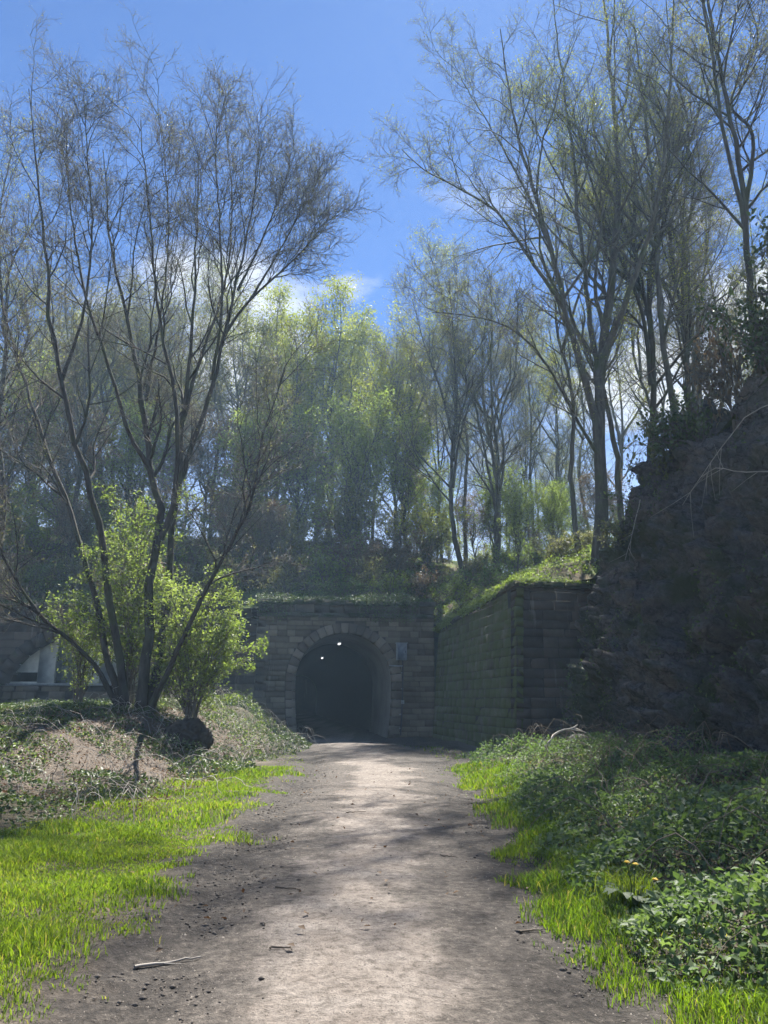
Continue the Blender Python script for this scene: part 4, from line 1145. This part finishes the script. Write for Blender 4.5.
for row, (d0, d1, p0, p1, n_, wh) in enumerate([(41, 44, -30, 430, 7, 'in the nearest rank over the arches'), (46, 50, -40, 440, 9, 'in the middle rank over the arches'), (52, 57, -40, 440, 9, 'along the hill crest over the arches'), (45, 62, 440, 640, 9, 'among the trunks right of the tunnel')]):
    for k in range(n_):
        lf = ['leaf_fresh', 'leaf_olive', 'leaf_brown', 'leaf_fresh', 'leaf_olive', 'leaf_yellow'][int(rs.integers(6))]
        px = p0 + (p1 - p0) * (k + rs.uniform(0.1, 0.9)) / n_; d = rs.uniform(d0, d1); x = (px - 384) / FPX * d
        lab = {'leaf_fresh': 'fresh green', 'leaf_olive': 'olive', 'leaf_brown': 'russet', 'leaf_yellow': 'yellow-green'}[lf] + ' tall thicket, ' + ORD[k] + ' from the left ' + wh
        if lf not in BIG:
            BIG[lf] = o = blob_shrub('tall_thicket', lab, np.zeros(3), (2.6, 2.6, 5.2), 14, 3600, 0.16, lf, 470 + len(BIG), P=dict(n1=8, n2=4, n3=3, lo1=0.7, lo2=0.4, lo3=0.25, r1=0.008, r2=0.006, r3=0.004))
        else: o = copy_tree(BIG[lf])
        tag(o, lab, 'shrub', 'thickets on the hillside')
        sc = rs.uniform(0.6, 0.85) if row == 0 else rs.uniform(0.75, 1.25) if row < 3 else rs.uniform(0.5, 0.85)
        o.location = (x, d, float(hill_z(x, d)) - 0.15); o.rotation_euler = (0, 0, rs.uniform(0, 6.28)); o.scale = (sc, sc, sc * rs.uniform(0.85, 1.15))
# dark evergreen scrub hanging on the cliff crest
for k, (u, rad, lf, lab) in enumerate([
    (2.2, (1.4, 1.4, 2.0), 'leaf_ivy', 'dark ivy bush on the cliff crest behind the leaning dead stem'),
    (2.7, (1.6, 1.5, 2.4), 'leaf_ivy', 'large dark ivy bush midway along the cliff crest'),
    (3.15, (1.6, 1.4, 2.4), 'leaf_ivy', 'dark ivy bush on the cliff crest at the right edge'),
    (1.6, (1.1, 1.2, 1.5), 'leaf_ivy', 'small dark ivy bush low on the cliff crest'),
    (1.25, (0.9, 1.0, 1.1), 'leaf_olive', 'small olive bush where the cliff crest meets the forked tree'),
    (1.95, (1.0, 1.1, 2.6), 'leaf_olive', 'tall thin olive bush on the lower cliff crest'),
    (2.45, (1.1, 1.1, 3.2), 'leaf_brown', 'tall russet bush on the middle of the cliff crest'),
    (2.95, (1.2, 1.2, 3.2), 'leaf_olive', 'tall olive bush on the upper cliff crest')]):
    b = np.array([np.interp(u, np.arange(8), CT[:, j]) for j in range(3)])
    b[2] -= 0.15
    shrub('cliff_bush', lab, b, rad, lf, k * 1.7, 'bushes along the cliff crest')

def layer_points(x0, x1, y0, y1, n, rg):
    return rg.uniform(x0, x1, n), rg.uniform(y0, y1, n)

# grass on both verges
def grass_density(x, y):
    off = np.abs(x - path_c(y)) / path_hw(y)
    nn = fbm(x, y, 0, 1.1, 4, 3) - 0.5; nf = fbm(x, y, 0, 4.0, 3, 15) - 0.5
    left = sstep(1.15, 1.7, off - 0.25 * sstep(7.5, 4.5, y) + nn * 0.9 + nf * 0.7) * (x < 0) * sstep(-0.5, 0.35, x - toe_x(y) + nn * 1.5) * sstep(20.5, 18, y)
    rlim = np.interp(y, [3, 6, 9, 13, 17, 22], [2.1, 2.15, 2.3, 2.7, 3.0, 2.8])
    right = sstep(0.86, 1.1, off + nn * 0.7 + nf * 0.5) * (x > 0) * sstep(0.5, -0.6, x - rlim + nn * 1.5) * sstep(21, 18, y)
    far = 0.5 * sstep(1.0, 1.15, off + nn * 0.4) * sstep(1.7, 1.35, off + nn * 0.4) * sstep(19, 21, y) * sstep(31, 27, y)
    return np.clip(left + right * 0.85 + far, 0, 1)

def blades(x, y, h, w, rg):
    n = len(x); z = ground_z(x, y) - 0.008
    a = rg.uniform(0, 2 * math.pi, n); b = rg.uniform(0, 2 * math.pi, n)
    sx = np.stack([np.cos(a), np.sin(a), np.zeros(n)], -1) * (w / 2)[:, None]
    ln = np.stack([np.cos(b), np.sin(b), np.zeros(n)], -1) * (h * rg.uniform(0.15, 0.9, n))[:, None]
    p = np.stack([x, y, z], -1); up = np.array([0, 0, 1.0])
    m1 = p + ln * 0.3 + up * (h * 0.6)[:, None]; tp_ = p + ln + up * (h * rg.uniform(0.75, 1.0, n))[:, None]
    v = np.stack([p - sx, p + sx, m1 + sx * 0.75, m1 - sx * 0.75, tp_], 1).reshape(-1, 3)
    k = np.arange(n)[:, None] * 5
    return v, k + np.array([[0, 1, 2, 3]]), k + np.array([[3, 2, 4]])

rg = np.random.default_rng(90)
gxs, gys = [], []
for (x0, x1, y0, y1, n) in [(-7, -1.2, 3.6, 10, 170000), (-6, -1.0, 10, 20, 80000), (1.0, 3.8, 3.6, 10, 70000), (1.0, 4.0, 10, 21, 50000), (-4.5, 3.6, 19, 31, 12000)]:
    x, y = layer_points(x0, x1, y0, y1, n, rg)
    keep = rg.random(n) < grass_density(x, y) * 0.85
    gxs.append(x[keep]); gys.append(y[keep])
x = np.concatenate(gxs); y = np.concatenate(gys)
hgt = (0.034 + 0.075 * sstep(0.25, 0.75, fbm(x, y, 0, 1.6, 4, 33)) * rg.uniform(0.4, 1.6, len(x))) * (0.55 + 0.45 * grass_density(x, y)) * np.where(x > 0, 1.35, 1.0)
far_ = y > 11
kk = far_ & (rg.random(len(x)) < 0.35); keep = ~kk; x, y, hgt = x[keep], y[keep], hgt[keep]
v, f4, f3 = blades(x, y, hgt, (0.003 + 0.0008 * y) * rg.uniform(0.7, 1.3, len(x)), rg)
tone = np.clip(0.6 * rg.random(len(x)) + 0.9 * fbm(x, y, 0, 0.8, 4, 35) - 0.25 - 0.15 * (x > 0), 0, 0.93)
tone = np.where(rg.random(len(x)) < 0.07, 1.0, tone)
go = link('grass', mesh_np('grass', v, [f4, f3], M['grass'], False, {'rnd': np.repeat(tone, 5)}))
tag(go, 'bright green short grass on the verges either side of the path', 'grass', kind='stuff')

def cover(name, label, regions, mat, size, seed, hfn, spread=0.7, cat='undergrowth', zfn=ground_z, aspect=0.6, dens=None):
    rg = np.random.default_rng(seed); P_ = []
    for (x0, x1, y0, y1, n) in regions:
        x, y = layer_points(x0, x1, y0, y1, n, rg)
        if dens is not None:
            k = rg.random(n) < dens(x, y); x, y = x[k], y[k]
        h = hfn(x, y)
        k = h > 0.01; x, y, h = x[k], y[k], h[k]
        P_.append(np.stack([x, y, zfn(x, y) + h * np.sqrt(rg.random(len(x))) + 0.01], -1))
    P_ = np.concatenate(P_)
    bias = np.clip((fbm(P_[:, 0], P_[:, 1], P_[:, 2], 1.3, 3, seed) - 0.3) * 2.5, 0, 1)
    sz = size * (0.7 + 0.6 * fbm(P_[:, 0], P_[:, 1], 0, 1.7, 2, seed + 1))
    me = leaf_mesh(name, P_, np.tile([0, 0, 1.0], (len(P_), 1)), sz, M[mat], rg, rnd_bias=bias, spread=spread, aspect=aspect)
    return tag(link(name, me), label, cat, kind='stuff')

# nettles and brambles between the right verge and the rock
def h_right(x, y):
    rl = np.interp(y, [3, 6, 9, 13, 17, 22], [1.75, 1.8, 2.0, 2.4, 2.7, 2.6])
    m_ = sstep(-0.5, 0.5, x - rl + (fbm(x, y, 0, 1.1, 3, 3) - 0.5) * 1.6)
    cl_ = np.clip((fbm(x, y, 0, 0.9, 3, 57) - 0.28) * 2.2, 0.08, 1)
    return m_ * cl_ * np.interp(y, [3, 12, 18, 24], [0.42, 0.5, 0.62, 0.5])
cover('nettle_undergrowth', 'dense green nettles and brambles covering the ground below the rock face',
      [(1.6, 6.6, 3.6, 9, 27000), (1.6, 6.8, 9, 15, 22000), (1.8, 6.5, 15, 23.5, 16000)], 'leaf_nettle', 0.066, 61, h_right)
def h_small(x, y):
    return h_right(x - 0.35, y) * 0.35
cover('low_herbs', 'small-leaved low herbs among the grass at the right verge', [(1.2, 4.2, 3.6, 12, 12000), (1.4, 4.5, 12, 20, 7000)], 'leaf_fresh', 0.035, 62, h_small)

# ivy on the left bank
def h_left(x, y):
    m_ = sstep(0.5, -0.3, x - toe_x(y) + (fbm(x, y, 0, 0.9, 3, 3) - 0.5) * 1.3)
    dirt = sstep(0.52, 0.66, fbm(x, y, 0, 0.6, 4, 21) + 0.20 * np.exp(-(((x + 6.2) / 2.2) ** 2 + ((y - 19) / 5.0) ** 2)))
    cl_ = np.clip((fbm(x, y, 0, 1.0, 3, 67) - 0.3) * 2.4, 0.05, 1)
    bush = np.exp(-(((x + 4.6) / 1.5) ** 2 + ((y - 27) / 5.0) ** 2))
    near = sstep(15, 11, y) * sstep(-4.6, -5.6, x)
    return m_ * cl_ * (0.26 + 0.35 * near + 0.8 * bush) * (1 - 0.75 * dirt * (1 - bush))
cover('ivy_bank', 'pale-glinting ivy and brambles carpeting the left bank below the trees',
      [(-12, -4, 6, 14, 15000), (-13, -3, 14, 22, 21000), (-13, -2.6, 22, 35, 26000)], 'leaf_ivy', 0.075, 63, h_left)
cover('bank_herbs', 'light green small herbs scattered over the left bank', [(-10, -3.5, 8, 20, 9000), (-9, -2.8, 20, 33, 14000)], 'leaf_fresh', 0.05, 64, lambda x, y: h_left(x, y) * 1.15, dens=lambda x, y: sstep(0.45, 0.6, fbm(x, y, 0, 0.7, 3, 99)))
cover('leaf_litter', 'brown dead leaves strewn over the bare earth of the bank', [(-12, -3.6, 12, 26, 20000), (2.5, 6.2, 5, 20, 2500), (-2.6, 2.6, 5.5, 20, 260)], 'leaf_dead', 0.055, 65, lambda x, y: np.full_like(x, 0.03), spread=0.35)
# plants on the hillside floor
def on_hill(x, y):
    a = np.arctan2(y - HC[1], x - HC[0]); rr = np.hypot(x - HC[0], y - HC[1])
    return rr > np.interp(a, HAs, HRs) + 0.1
cover('hillside_undergrowth', 'green ground cover spread under the trees of the hillside', [(-22, 3, 36, 52, 22000), (2.2, 18, 24, 48, 30000)], 'leaf_fresh', 0.10, 66,
      lambda x, y: on_hill(x, y) * np.clip((fbm(x, y, 0, 0.6, 3, 77) - 0.33) * 1.6, 0.02, 1) * 0.5, zfn=hill_z)

# grass fringe along the top of the wing wall and portal parapet
def fringe(name, label, pts, n, mat, size, seed, hang, thick=0.35, upw=0.25):
    rg = np.random.default_rng(seed); pts = np.asarray(pts, float)
    t = np.concatenate([[0], np.cumsum(np.linalg.norm(np.diff(pts, axis=0), axis=1))])
    u = rg.uniform(0, t[-1], n)
    p = np.stack([np.interp(u, t, pts[:, k]) for k in range(3)], -1)
    dens = fbm(u, 0, 0, 0.9, 3, seed)
    hg = np.clip((dens - 0.42) * 5, 0, 1) * hang
    dz = np.where(rg.random(n) < 0.5, rg.uniform(0, upw, n) * dens * 1.6, -rg.random(n) ** 1.5 * hg)
    tang = np.stack([np.interp(u, t, np.gradient(pts[:, k], t)) for k in range(2)], -1)
    tang = unit(tang); nrm_ = np.stack([tang[:, 1], -tang[:, 0]], -1)
    offv = np.where(dz < 0, rg.uniform(0.02, 0.12, n), -rg.uniform(-0.05, thick, n))
    p[:, :2] += nrm_ * offv[:, None]; p[:, 2] += dz
    nr = np.concatenate([nrm_ * 0.6, np.full((n, 1), 0.6)], 1)
    return tag(link(name, leaf_mesh(name, p, nr, size, M[mat], rg, rnd_bias=np.clip(dens * 1.2, 0, 1), spread=0.6)), label, 'plants', kind='stuff')
def wpt(s, z):
    c_, s_ = math.cos(wang), math.sin(wang); yy = BAT * 5 - 0.16
    return (W0[0] + s * c_ - yy * s_, W0[1] + s * s_ + yy * c_, z)
fringe('wall_top_grass', 'sunlit grass and moss along the top of the long retaining wall', [wpt(s, wtop(s) + 0.18) for s in np.linspace(0, wl, 12)], 5200, 'leaf_fresh', 0.09, 71, 0.25, 0.7, 0.22)
def ept(s):
    c_, s_ = math.cos(eang), math.sin(eang); yy = BAT * 5 - 0.18
    return (E0[0] + s * c_ - yy * s_, E0[1] + s * s_ + yy * c_, 5.37)
fringe('wall_corner_grass', 'sunlit grass topping the retaining wall end face', [ept(s) for s in np.linspace(0.4, el, 6)], 1500, 'leaf_fresh', 0.08, 72, 0.2, 0.6, 0.2)
fringe('portal_ivy', 'ivy trailing over the coping of the tunnel portal', [on_portal(s, -0.22, 6.03) for s in np.linspace(-4, 4.1, 12)], 5200, 'leaf_ivy', 0.085, 73, 1.0, 0.7, 0.28)
fringe('arch_wall_ivy', 'ivy trailing over the wall of the walled-up arch', [(-14.4 + s, 36.08, 6.03) for s in np.linspace(-6.5, 8.7, 12)], 6000, 'leaf_ivy', 0.085, 74, 1.2, 0.7, 0.3)
# ivy patches on the rock
rg = np.random.default_rng(95)
n = 16000
iu = rg.integers(0, 270, n); iv = rg.integers(0, len(cv), n)
pp = CLIFF[iu, iv]
k = rg.random(n) < sstep(0.5, 0.62, fbm(pp[:, 0], pp[:, 1], pp[:, 2], 0.55, 3, 97) + 0.10 * (iv / len(cv) - 0.4))
pp = pp[k] + rg.normal(0, 0.06, (k.sum(), 3)) + nrm * 0.05
tag(link('cliff_ivy', leaf_mesh('cliff_ivy', pp, np.tile(nrm, (len(pp), 1)), 0.09, M['leaf_ivy'], rg, spread=0.6)), 'dark ivy creeping over the shaded rock face', 'ivy', kind='stuff')

def brambles(name, label, regions, zf, seed, mat='bark_twig'):
    rg = np.random.default_rng(seed); P_ = []; R_ = []
    for (x0, x1, y0, y1, n, hgt_) in regions:
        x, y = rg.uniform(x0, x1, n), rg.uniform(y0, y1, n); a = rg.uniform(0, 6.28, n); l = rg.uniform(0.5, 1.5, n); h = rg.uniform(0.4, 1.0, n) * hgt_
        t = np.linspace(0, 1, 8)
        px_ = x[:, None] + np.cos(a)[:, None] * l[:, None] * t; py_ = y[:, None] + np.sin(a)[:, None] * l[:, None] * t
        pz = zf(px_, py_) + 0.02 + h[:, None] * 4 * t * (1 - t) * (1 - 0.25 * t)
        p = np.stack([px_, py_, pz], -1); p[:, 1:] += rg.normal(0, 0.025, p[:, 1:].shape)
        P_.append(p); R_.append(np.linspace(0.006, 0.0025, 8)[None] * rg.uniform(0.7, 1.5, n)[:, None])
    return tag(link(name, MB().tubes(np.concatenate(P_), np.concatenate(R_), 3).mesh(name, M[mat])), label, 'brambles', kind='stuff')
brambles('bramble_canes', 'thin arching bramble canes tangled over the left bank', [(-9, -3.3, 12, 22, 170, 0.5), (-8, -3, 22, 33, 190, 0.8)], ground_z, 161, 'stick_pale')
brambles('dead_stems', 'dry arching stems among the nettles under the rock face', [(2.6, 6.2, 5, 12, 90, 0.7), (3, 6, 12, 23, 150, 0.9)], ground_z, 162, 'stick')
# ------------------------------------------------------------------ small things
# mossy stump-like boulder beside the many-stemmed tree
def boulder(name, label, loc, size, mat, seed, cat='boulder', n=24):
    th = np.linspace(0, math.pi, n); ph_ = np.linspace(0, 2 * math.pi, 2 * n, endpoint=False)
    T, Q = np.meshgrid(th, ph_, indexing='ij')
    d = np.stack([np.sin(T) * np.cos(Q), np.sin(T) * np.sin(Q), np.cos(T)], -1)
    q = d.reshape(-1, 3)
    f1_, f2_, v_ = worley(q * 1.6 + seed, seed)
    rad = 0.85 + 0.12 * (v_ - 0.5) + 0.35 * (fbm(q[:, 0], q[:, 1], q[:, 2], 2.2, 4, seed) - 0.5) + 0.22 * (fbm(q[:, 0], q[:, 1], q[:, 2], 9, 4, seed + 3) - 0.5)
    vv = q * rad[:, None] * np.array(size)
    ii = np.arange(len(q)).reshape(n, 2 * n)
    f = np.stack([ii[:-1], np.roll(ii[:-1], -1, 1), np.roll(ii[1:], -1, 1), ii[1:]], -1).reshape(-1, 4)
    o = link(name, mesh_np(name, vv, f, M[mat]), None, loc)
    return tag(o, label, cat)
b = unproject(188, 708, 20.8); gz = float(ground_z(b[0], b[1]))
boulder('earth_mound', 'dark rounded earthy root mound beside the many-stemmed tree', (b[0], b[1], gz + 0.1), (0.75, 0.6, 0.62), 'soil', 5, 'mound', 60)
rg = np.random.default_rng(12)
rk = [('squat mossy rock at the foot of the cliff near the wall return', 5.0, 20.5, 0.4), ('angular rock at the cliff foot beside the brambles', 5.7, 15.6, 0.45), ('small rock half sunk in nettles near the cliff', 5.3, 12.4, 0.3)]
for k, (lab, x, y, s) in enumerate(rk):
    boulder('rock', lab, (x, y, float(ground_z(x, y)) + s * 0.25), (s, s * 0.8, s * 0.65), 'rock', 20 + k, 'rock', 12)

# fallen sticks
def stick(name, label, pts, r0, mat, group=None, twigs=0, seed=1):
    pts = np.asarray(pts, float); base = pts[0].copy()
    t = thing(name, label, 'stick', base, group)
    sp_ = spline(pts - base, 10)
    rgk = np.random.default_rng(seed); sp_ = sp_ + rgk.normal(0, r0 * 0.5, sp_.shape)
    MB().tubes(sp_, np.linspace(r0, r0 * 0.45, 10), 6).build('stem', M[mat], t, smooth=True)
    ln = np.linalg.norm(sp_[-1] - sp_[0])
    for k in range(twigs):
        f = rgk.integers(2, 9); d = unit(sp_[f] - sp_[f - 1]); sd = unit(np.cross(d, rgk.normal(0, 1, 3)))
        q = np.array([sp_[f], sp_[f] + (d + sd * 0.8) * ln * 0.10, sp_[f] + (d * 1.6 + sd * 1.4) * ln * 0.14])
        MB().tubes(q, np.array([r0 * 0.5, r0 * 0.35, r0 * 0.2]), 4).build('twig', M[mat], t)
    return t
def gp(x, y, dz=0.012): return (x, y, float(ground_z(x, y)) + dz)
for k, (x, y, a, l, lab) in enumerate([
    (-0.95, 7.3, -0.45, 0.26, 'short dark stick lying on the left side of the path'),
    (-1.55, 5.3, 0.5, 0.42, 'pale bent stick at the muddy grass edge, lower left'),
    (-0.75, 5.6, -0.2, 0.16, 'tiny stick on the path nearest the lower left'),
    (0.95, 6.0, 0.25, 0.22, 'thin stick on the muddy right edge of the path'),
    (0.6, 8.8, -0.5, 0.2, 'short twig right of the pale middle strip'),
    (-0.55, 12.0, 0.3, 0.3, 'thin twig across the path halfway to the tunnel'),
    (1.4, 9.6, 0.9, 0.35, 'crooked stick beside the right-hand grass')]):
    c_, s_ = math.cos(a) * l, math.sin(a) * l
    stick('fallen_stick', lab, [gp(x, y), gp(x + c_ * 0.5 - s_ * 0.08, y + s_ * 0.5 + 0.02), gp(x + c_, y + s_)], 0.009 if k != 1 else 0.011, 'stick_pale' if k in (1,) else 'stick', 'sticks fallen on the path', 1 if l > 0.25 else 0, k)
# pale broken branch at the foot of the wall
q = [gp(3.55, 17.6, 0.35), gp(3.9, 17.8, 0.62), gp(4.35, 17.9, 0.72)]
stick('broken_branch', 'pale broken branch poking from the bramble at the foot of the wall', q, 0.03, 'cutwood', None, 2, 31)
# sunlit bare branches arching over the rock face
for k, (pl, lab) in enumerate([
    ([(790, 392, 13.5), (752, 412, 14), (726, 442, 14.6), (700, 478, 15.2), (682, 505, 15.8)], 'long pale bare branch arching across the upper rock face'),
    ([(790, 470, 13.2), (745, 472, 13.8), (716, 468, 14.4), (700, 478, 14.9)], 'short pale branch forking low at the right edge'),
    ([(640, 500, 21.0), (632, 535, 20.8), (625, 560, 20.6)], 'pale dead stem leaning on the cliff below the forked tree'),
    ([(690, 330, 16.0), (650, 372, 18), (612, 398, 20), (575, 405, 22)], 'thin bare branch drooping from the cliff top towards the forked tree')]):
    pts = px_path(pl)
    if k in (0, 1, 3): pts[0] = pts[0] + np.array([0.3, 0, 0])
    stick('hanging_branch', lab, pts, 0.013 if k != 3 else 0.014, 'stick_pale' if k != 3 else 'stick', 'bare branches over the rock face', 5, 40 + k)

# dandelions at the right verge
def dandelion(x, y, label, nl=14, nf=2, seed=1, s=1.0):
    r_ = np.random.default_rng(seed)
    t = thing('dandelion', label, 'flower', gp(x, y, 0), 'dandelions at the right verge')
    for k in range(nl):
        a = k * 2.4; l = r_.uniform(0.14, 0.24) * s; w = 0.035 * s
        d = np.array([math.cos(a), math.sin(a), 0]); sd = np.array([-d[1], d[0], 0])
        v = []
        for j, (f, h, ww) in enumerate([(0, 0, 0.3), (0.35, 0.45, 0.7), (0.6, 0.6, 0.5), (0.8, 0.62, 1.0), (1, 0.5, 0.1)]):
            c_ = d * l * f + np.array([0, 0, h * l]); v += [c_ - sd * w * ww, c_ + sd * w * ww]
        link('leaf', mesh_np('leaf', np.array(v), np.array([[2 * j, 2 * j + 1, 2 * j + 3, 2 * j + 2] for j in range(4)]), M['leaf_nettle'], False, {'rnd': np.full(10, r_.uniform(0.1, 0.5))}), t)
    for k in range(nf):
        a = r_.uniform(0, 6.28); h = r_.uniform(0.22, 0.3) * s
        tip = np.array([math.cos(a) * 0.12, math.sin(a) * 0.12, h])
        stm = MB().tubes(np.array([[0, 0, 0], tip * np.array([.4, .4, .6]), tip]), np.full(3, 0.004), 5).build('flower_stem', M['leaf_nettle'], t)
        n_ = 22; v = []; f = []
        for j in range(n_):
            b_a = j * 2.399; rr = 0.027 * (0.45 + 0.55 * (j / n_)); up_ = 0.014 * (1 - j / n_)
            d = np.array([math.cos(b_a), math.sin(b_a), 0]); sd = np.array([-d[1], d[0], 0]) * 0.005
            c0 = tip + np.array([0, 0, up_]); c1 = tip + d * rr + np.array([0, 0, up_ + 0.006])
            f.append([4 * j, 4 * j + 1, 4 * j + 2, 4 * j + 3]); v += [c0 - sd * .4, c0 + sd * .4, c1 + sd, c1 - sd]
        link('flower_head', mesh_np('flower_head', np.array(v), np.array(f), M['petal'], False, {'rnd': r_.random(4 * n_)}), stm)
dandelion(1.95, 6.55, 'dandelion clump with yellow flowers among tall grass on the right verge', 16, 2, 3, 1.2)
dandelion(2.15, 6.25, 'dandelion clump with broad leaves just right of the flowering tuft', 12, 1, 4, 1.0)
# taller tuft of grass round it
rg = np.random.default_rng(14)
n = 260; x = 1.93 + rg.normal(0, 0.10, n); y = 6.7 + rg.normal(0, 0.10, n)
v, f4, f3 = blades(x, y, rg.uniform(0.16, 0.34, n), np.full(n, 0.009), rg)
tag(link('grass_tuft', mesh_np('grass_tuft', v, [f4, f3], M['grass'], False, {'rnd': np.repeat(rg.uniform(0.5, 0.95, n), 5)})), 'tall yellow-green grass tuft beside the dandelions', 'grass', kind='stuff')

# crumbs of mud and small stones along the path edges
rg = np.random.default_rng(15)
n = 5200; y = 3.8 + 18 * rg.random(n) ** 1.5; sg = np.where(rg.random(n) < 0.6, -1, 1)
x = path_c(y) + sg * path_hw(y) * (0.98 + rg.normal(0, 0.17, n))
nz = fbm(x, y, 0, 1.6, 3, 19); k = nz > 0.47; x, y = x[k], y[k]; n = len(x)
octa = np.array([[1, 0, 0], [0, 1, 0], [-1, 0, 0], [0, -1, 0], [0, 0, 0.7], [0, 0, -0.7]], float)
s = np.exp(rg.normal(-4.9, 0.5, n)).clip(0.004, 0.022)
v = octa[None] * (rg.uniform(0.6, 1.3, (n, 6, 3))) * s[:, None, None] + np.stack([x, y, ground_z(x, y) + s * 0.25], -1)[:, None]
f = (np.arange(n)[:, None, None] * 6 + np.array([[0, 1, 4], [1, 2, 4], [2, 3, 4], [3, 0, 4], [1, 0, 5], [2, 1, 5], [3, 2, 5], [0, 3, 5]])[None]).reshape(-1, 3)
tag(link('mud_clods', mesh_np('mud_clods', v.reshape(-1, 3), f, M['clod'])), 'dark mud crumbs scattered along both edges of the path', 'mud', kind='stuff')

rg = np.random.default_rng(16)
n = 13000; y = 3.8 + 13 * rg.random(n) ** 1.7; x = path_c(y) + rg.uniform(-1.25, 1.2, n) * path_hw(y)
sz = np.exp(rg.normal(-5.35, 0.4, n)).clip(0.003, 0.014) * (0.75 + y * 0.035)
tet = np.array([[1, 0, 0], [-0.5, 0.87, 0], [-0.5, -0.87, 0], [0, 0, 0.8]], float)
an = rg.uniform(0, 6.28, n); ca, sa = np.cos(an), np.sin(an)
tv = tet[None] * rg.uniform(0.6, 1.4, (n, 4, 3)); tv = np.stack([tv[..., 0] * ca[:, None] - tv[..., 1] * sa[:, None], tv[..., 0] * sa[:, None] + tv[..., 1] * ca[:, None], tv[..., 2]], -1)
v = tv * sz[:, None, None] + np.stack([x, y, ground_z(x, y) - 0.001], -1)[:, None]
f = (np.arange(n)[:, None, None] * 4 + np.array([[0, 1, 3], [1, 2, 3], [2, 0, 3]])[None]).reshape(-1, 3)
M['gravel'] = leaf_mat('path_grit', [(0, (0.06, 0.052, 0.045)), (0.5, (0.15, 0.132, 0.113)), (1, (0.24, 0.215, 0.19))], 0.0, 0.9, spec=0.2)
tag(link('path_gravel', mesh_np('path_gravel', v.reshape(-1, 3), f, M['gravel'], False, {'rnd': np.repeat(rg.random(n), 4)})), 'fine grit and gravel strewn over the trodden path', 'gravel', kind='stuff')

# ------------------------------------------------------------------ bluish volume added in place of lens flare
FLARE_HAZE = 0.0011
if FLARE_HAZE > 0:
    m, N, Lk = new_mat('flare_veil')
    pv = N.new('ShaderNodeVolumePrincipled')
    pv.inputs['Color'].default_value = (0.48, 0.72, 1.0, 1)
    pv.inputs['Density'].default_value = FLARE_HAZE
    pv.inputs['Anisotropy'].default_value = 0.25
    Lk(pv.outputs[0], N.new('ShaderNodeOutputMaterial').inputs['Volume'])
    hz = MB().box((0, 60, 21.5), (300, 260, 49)).build('haze', m)
    tag(hz, 'bluish haze volume added in place of lens flare over the cutting', 'haze', kind='stuff')
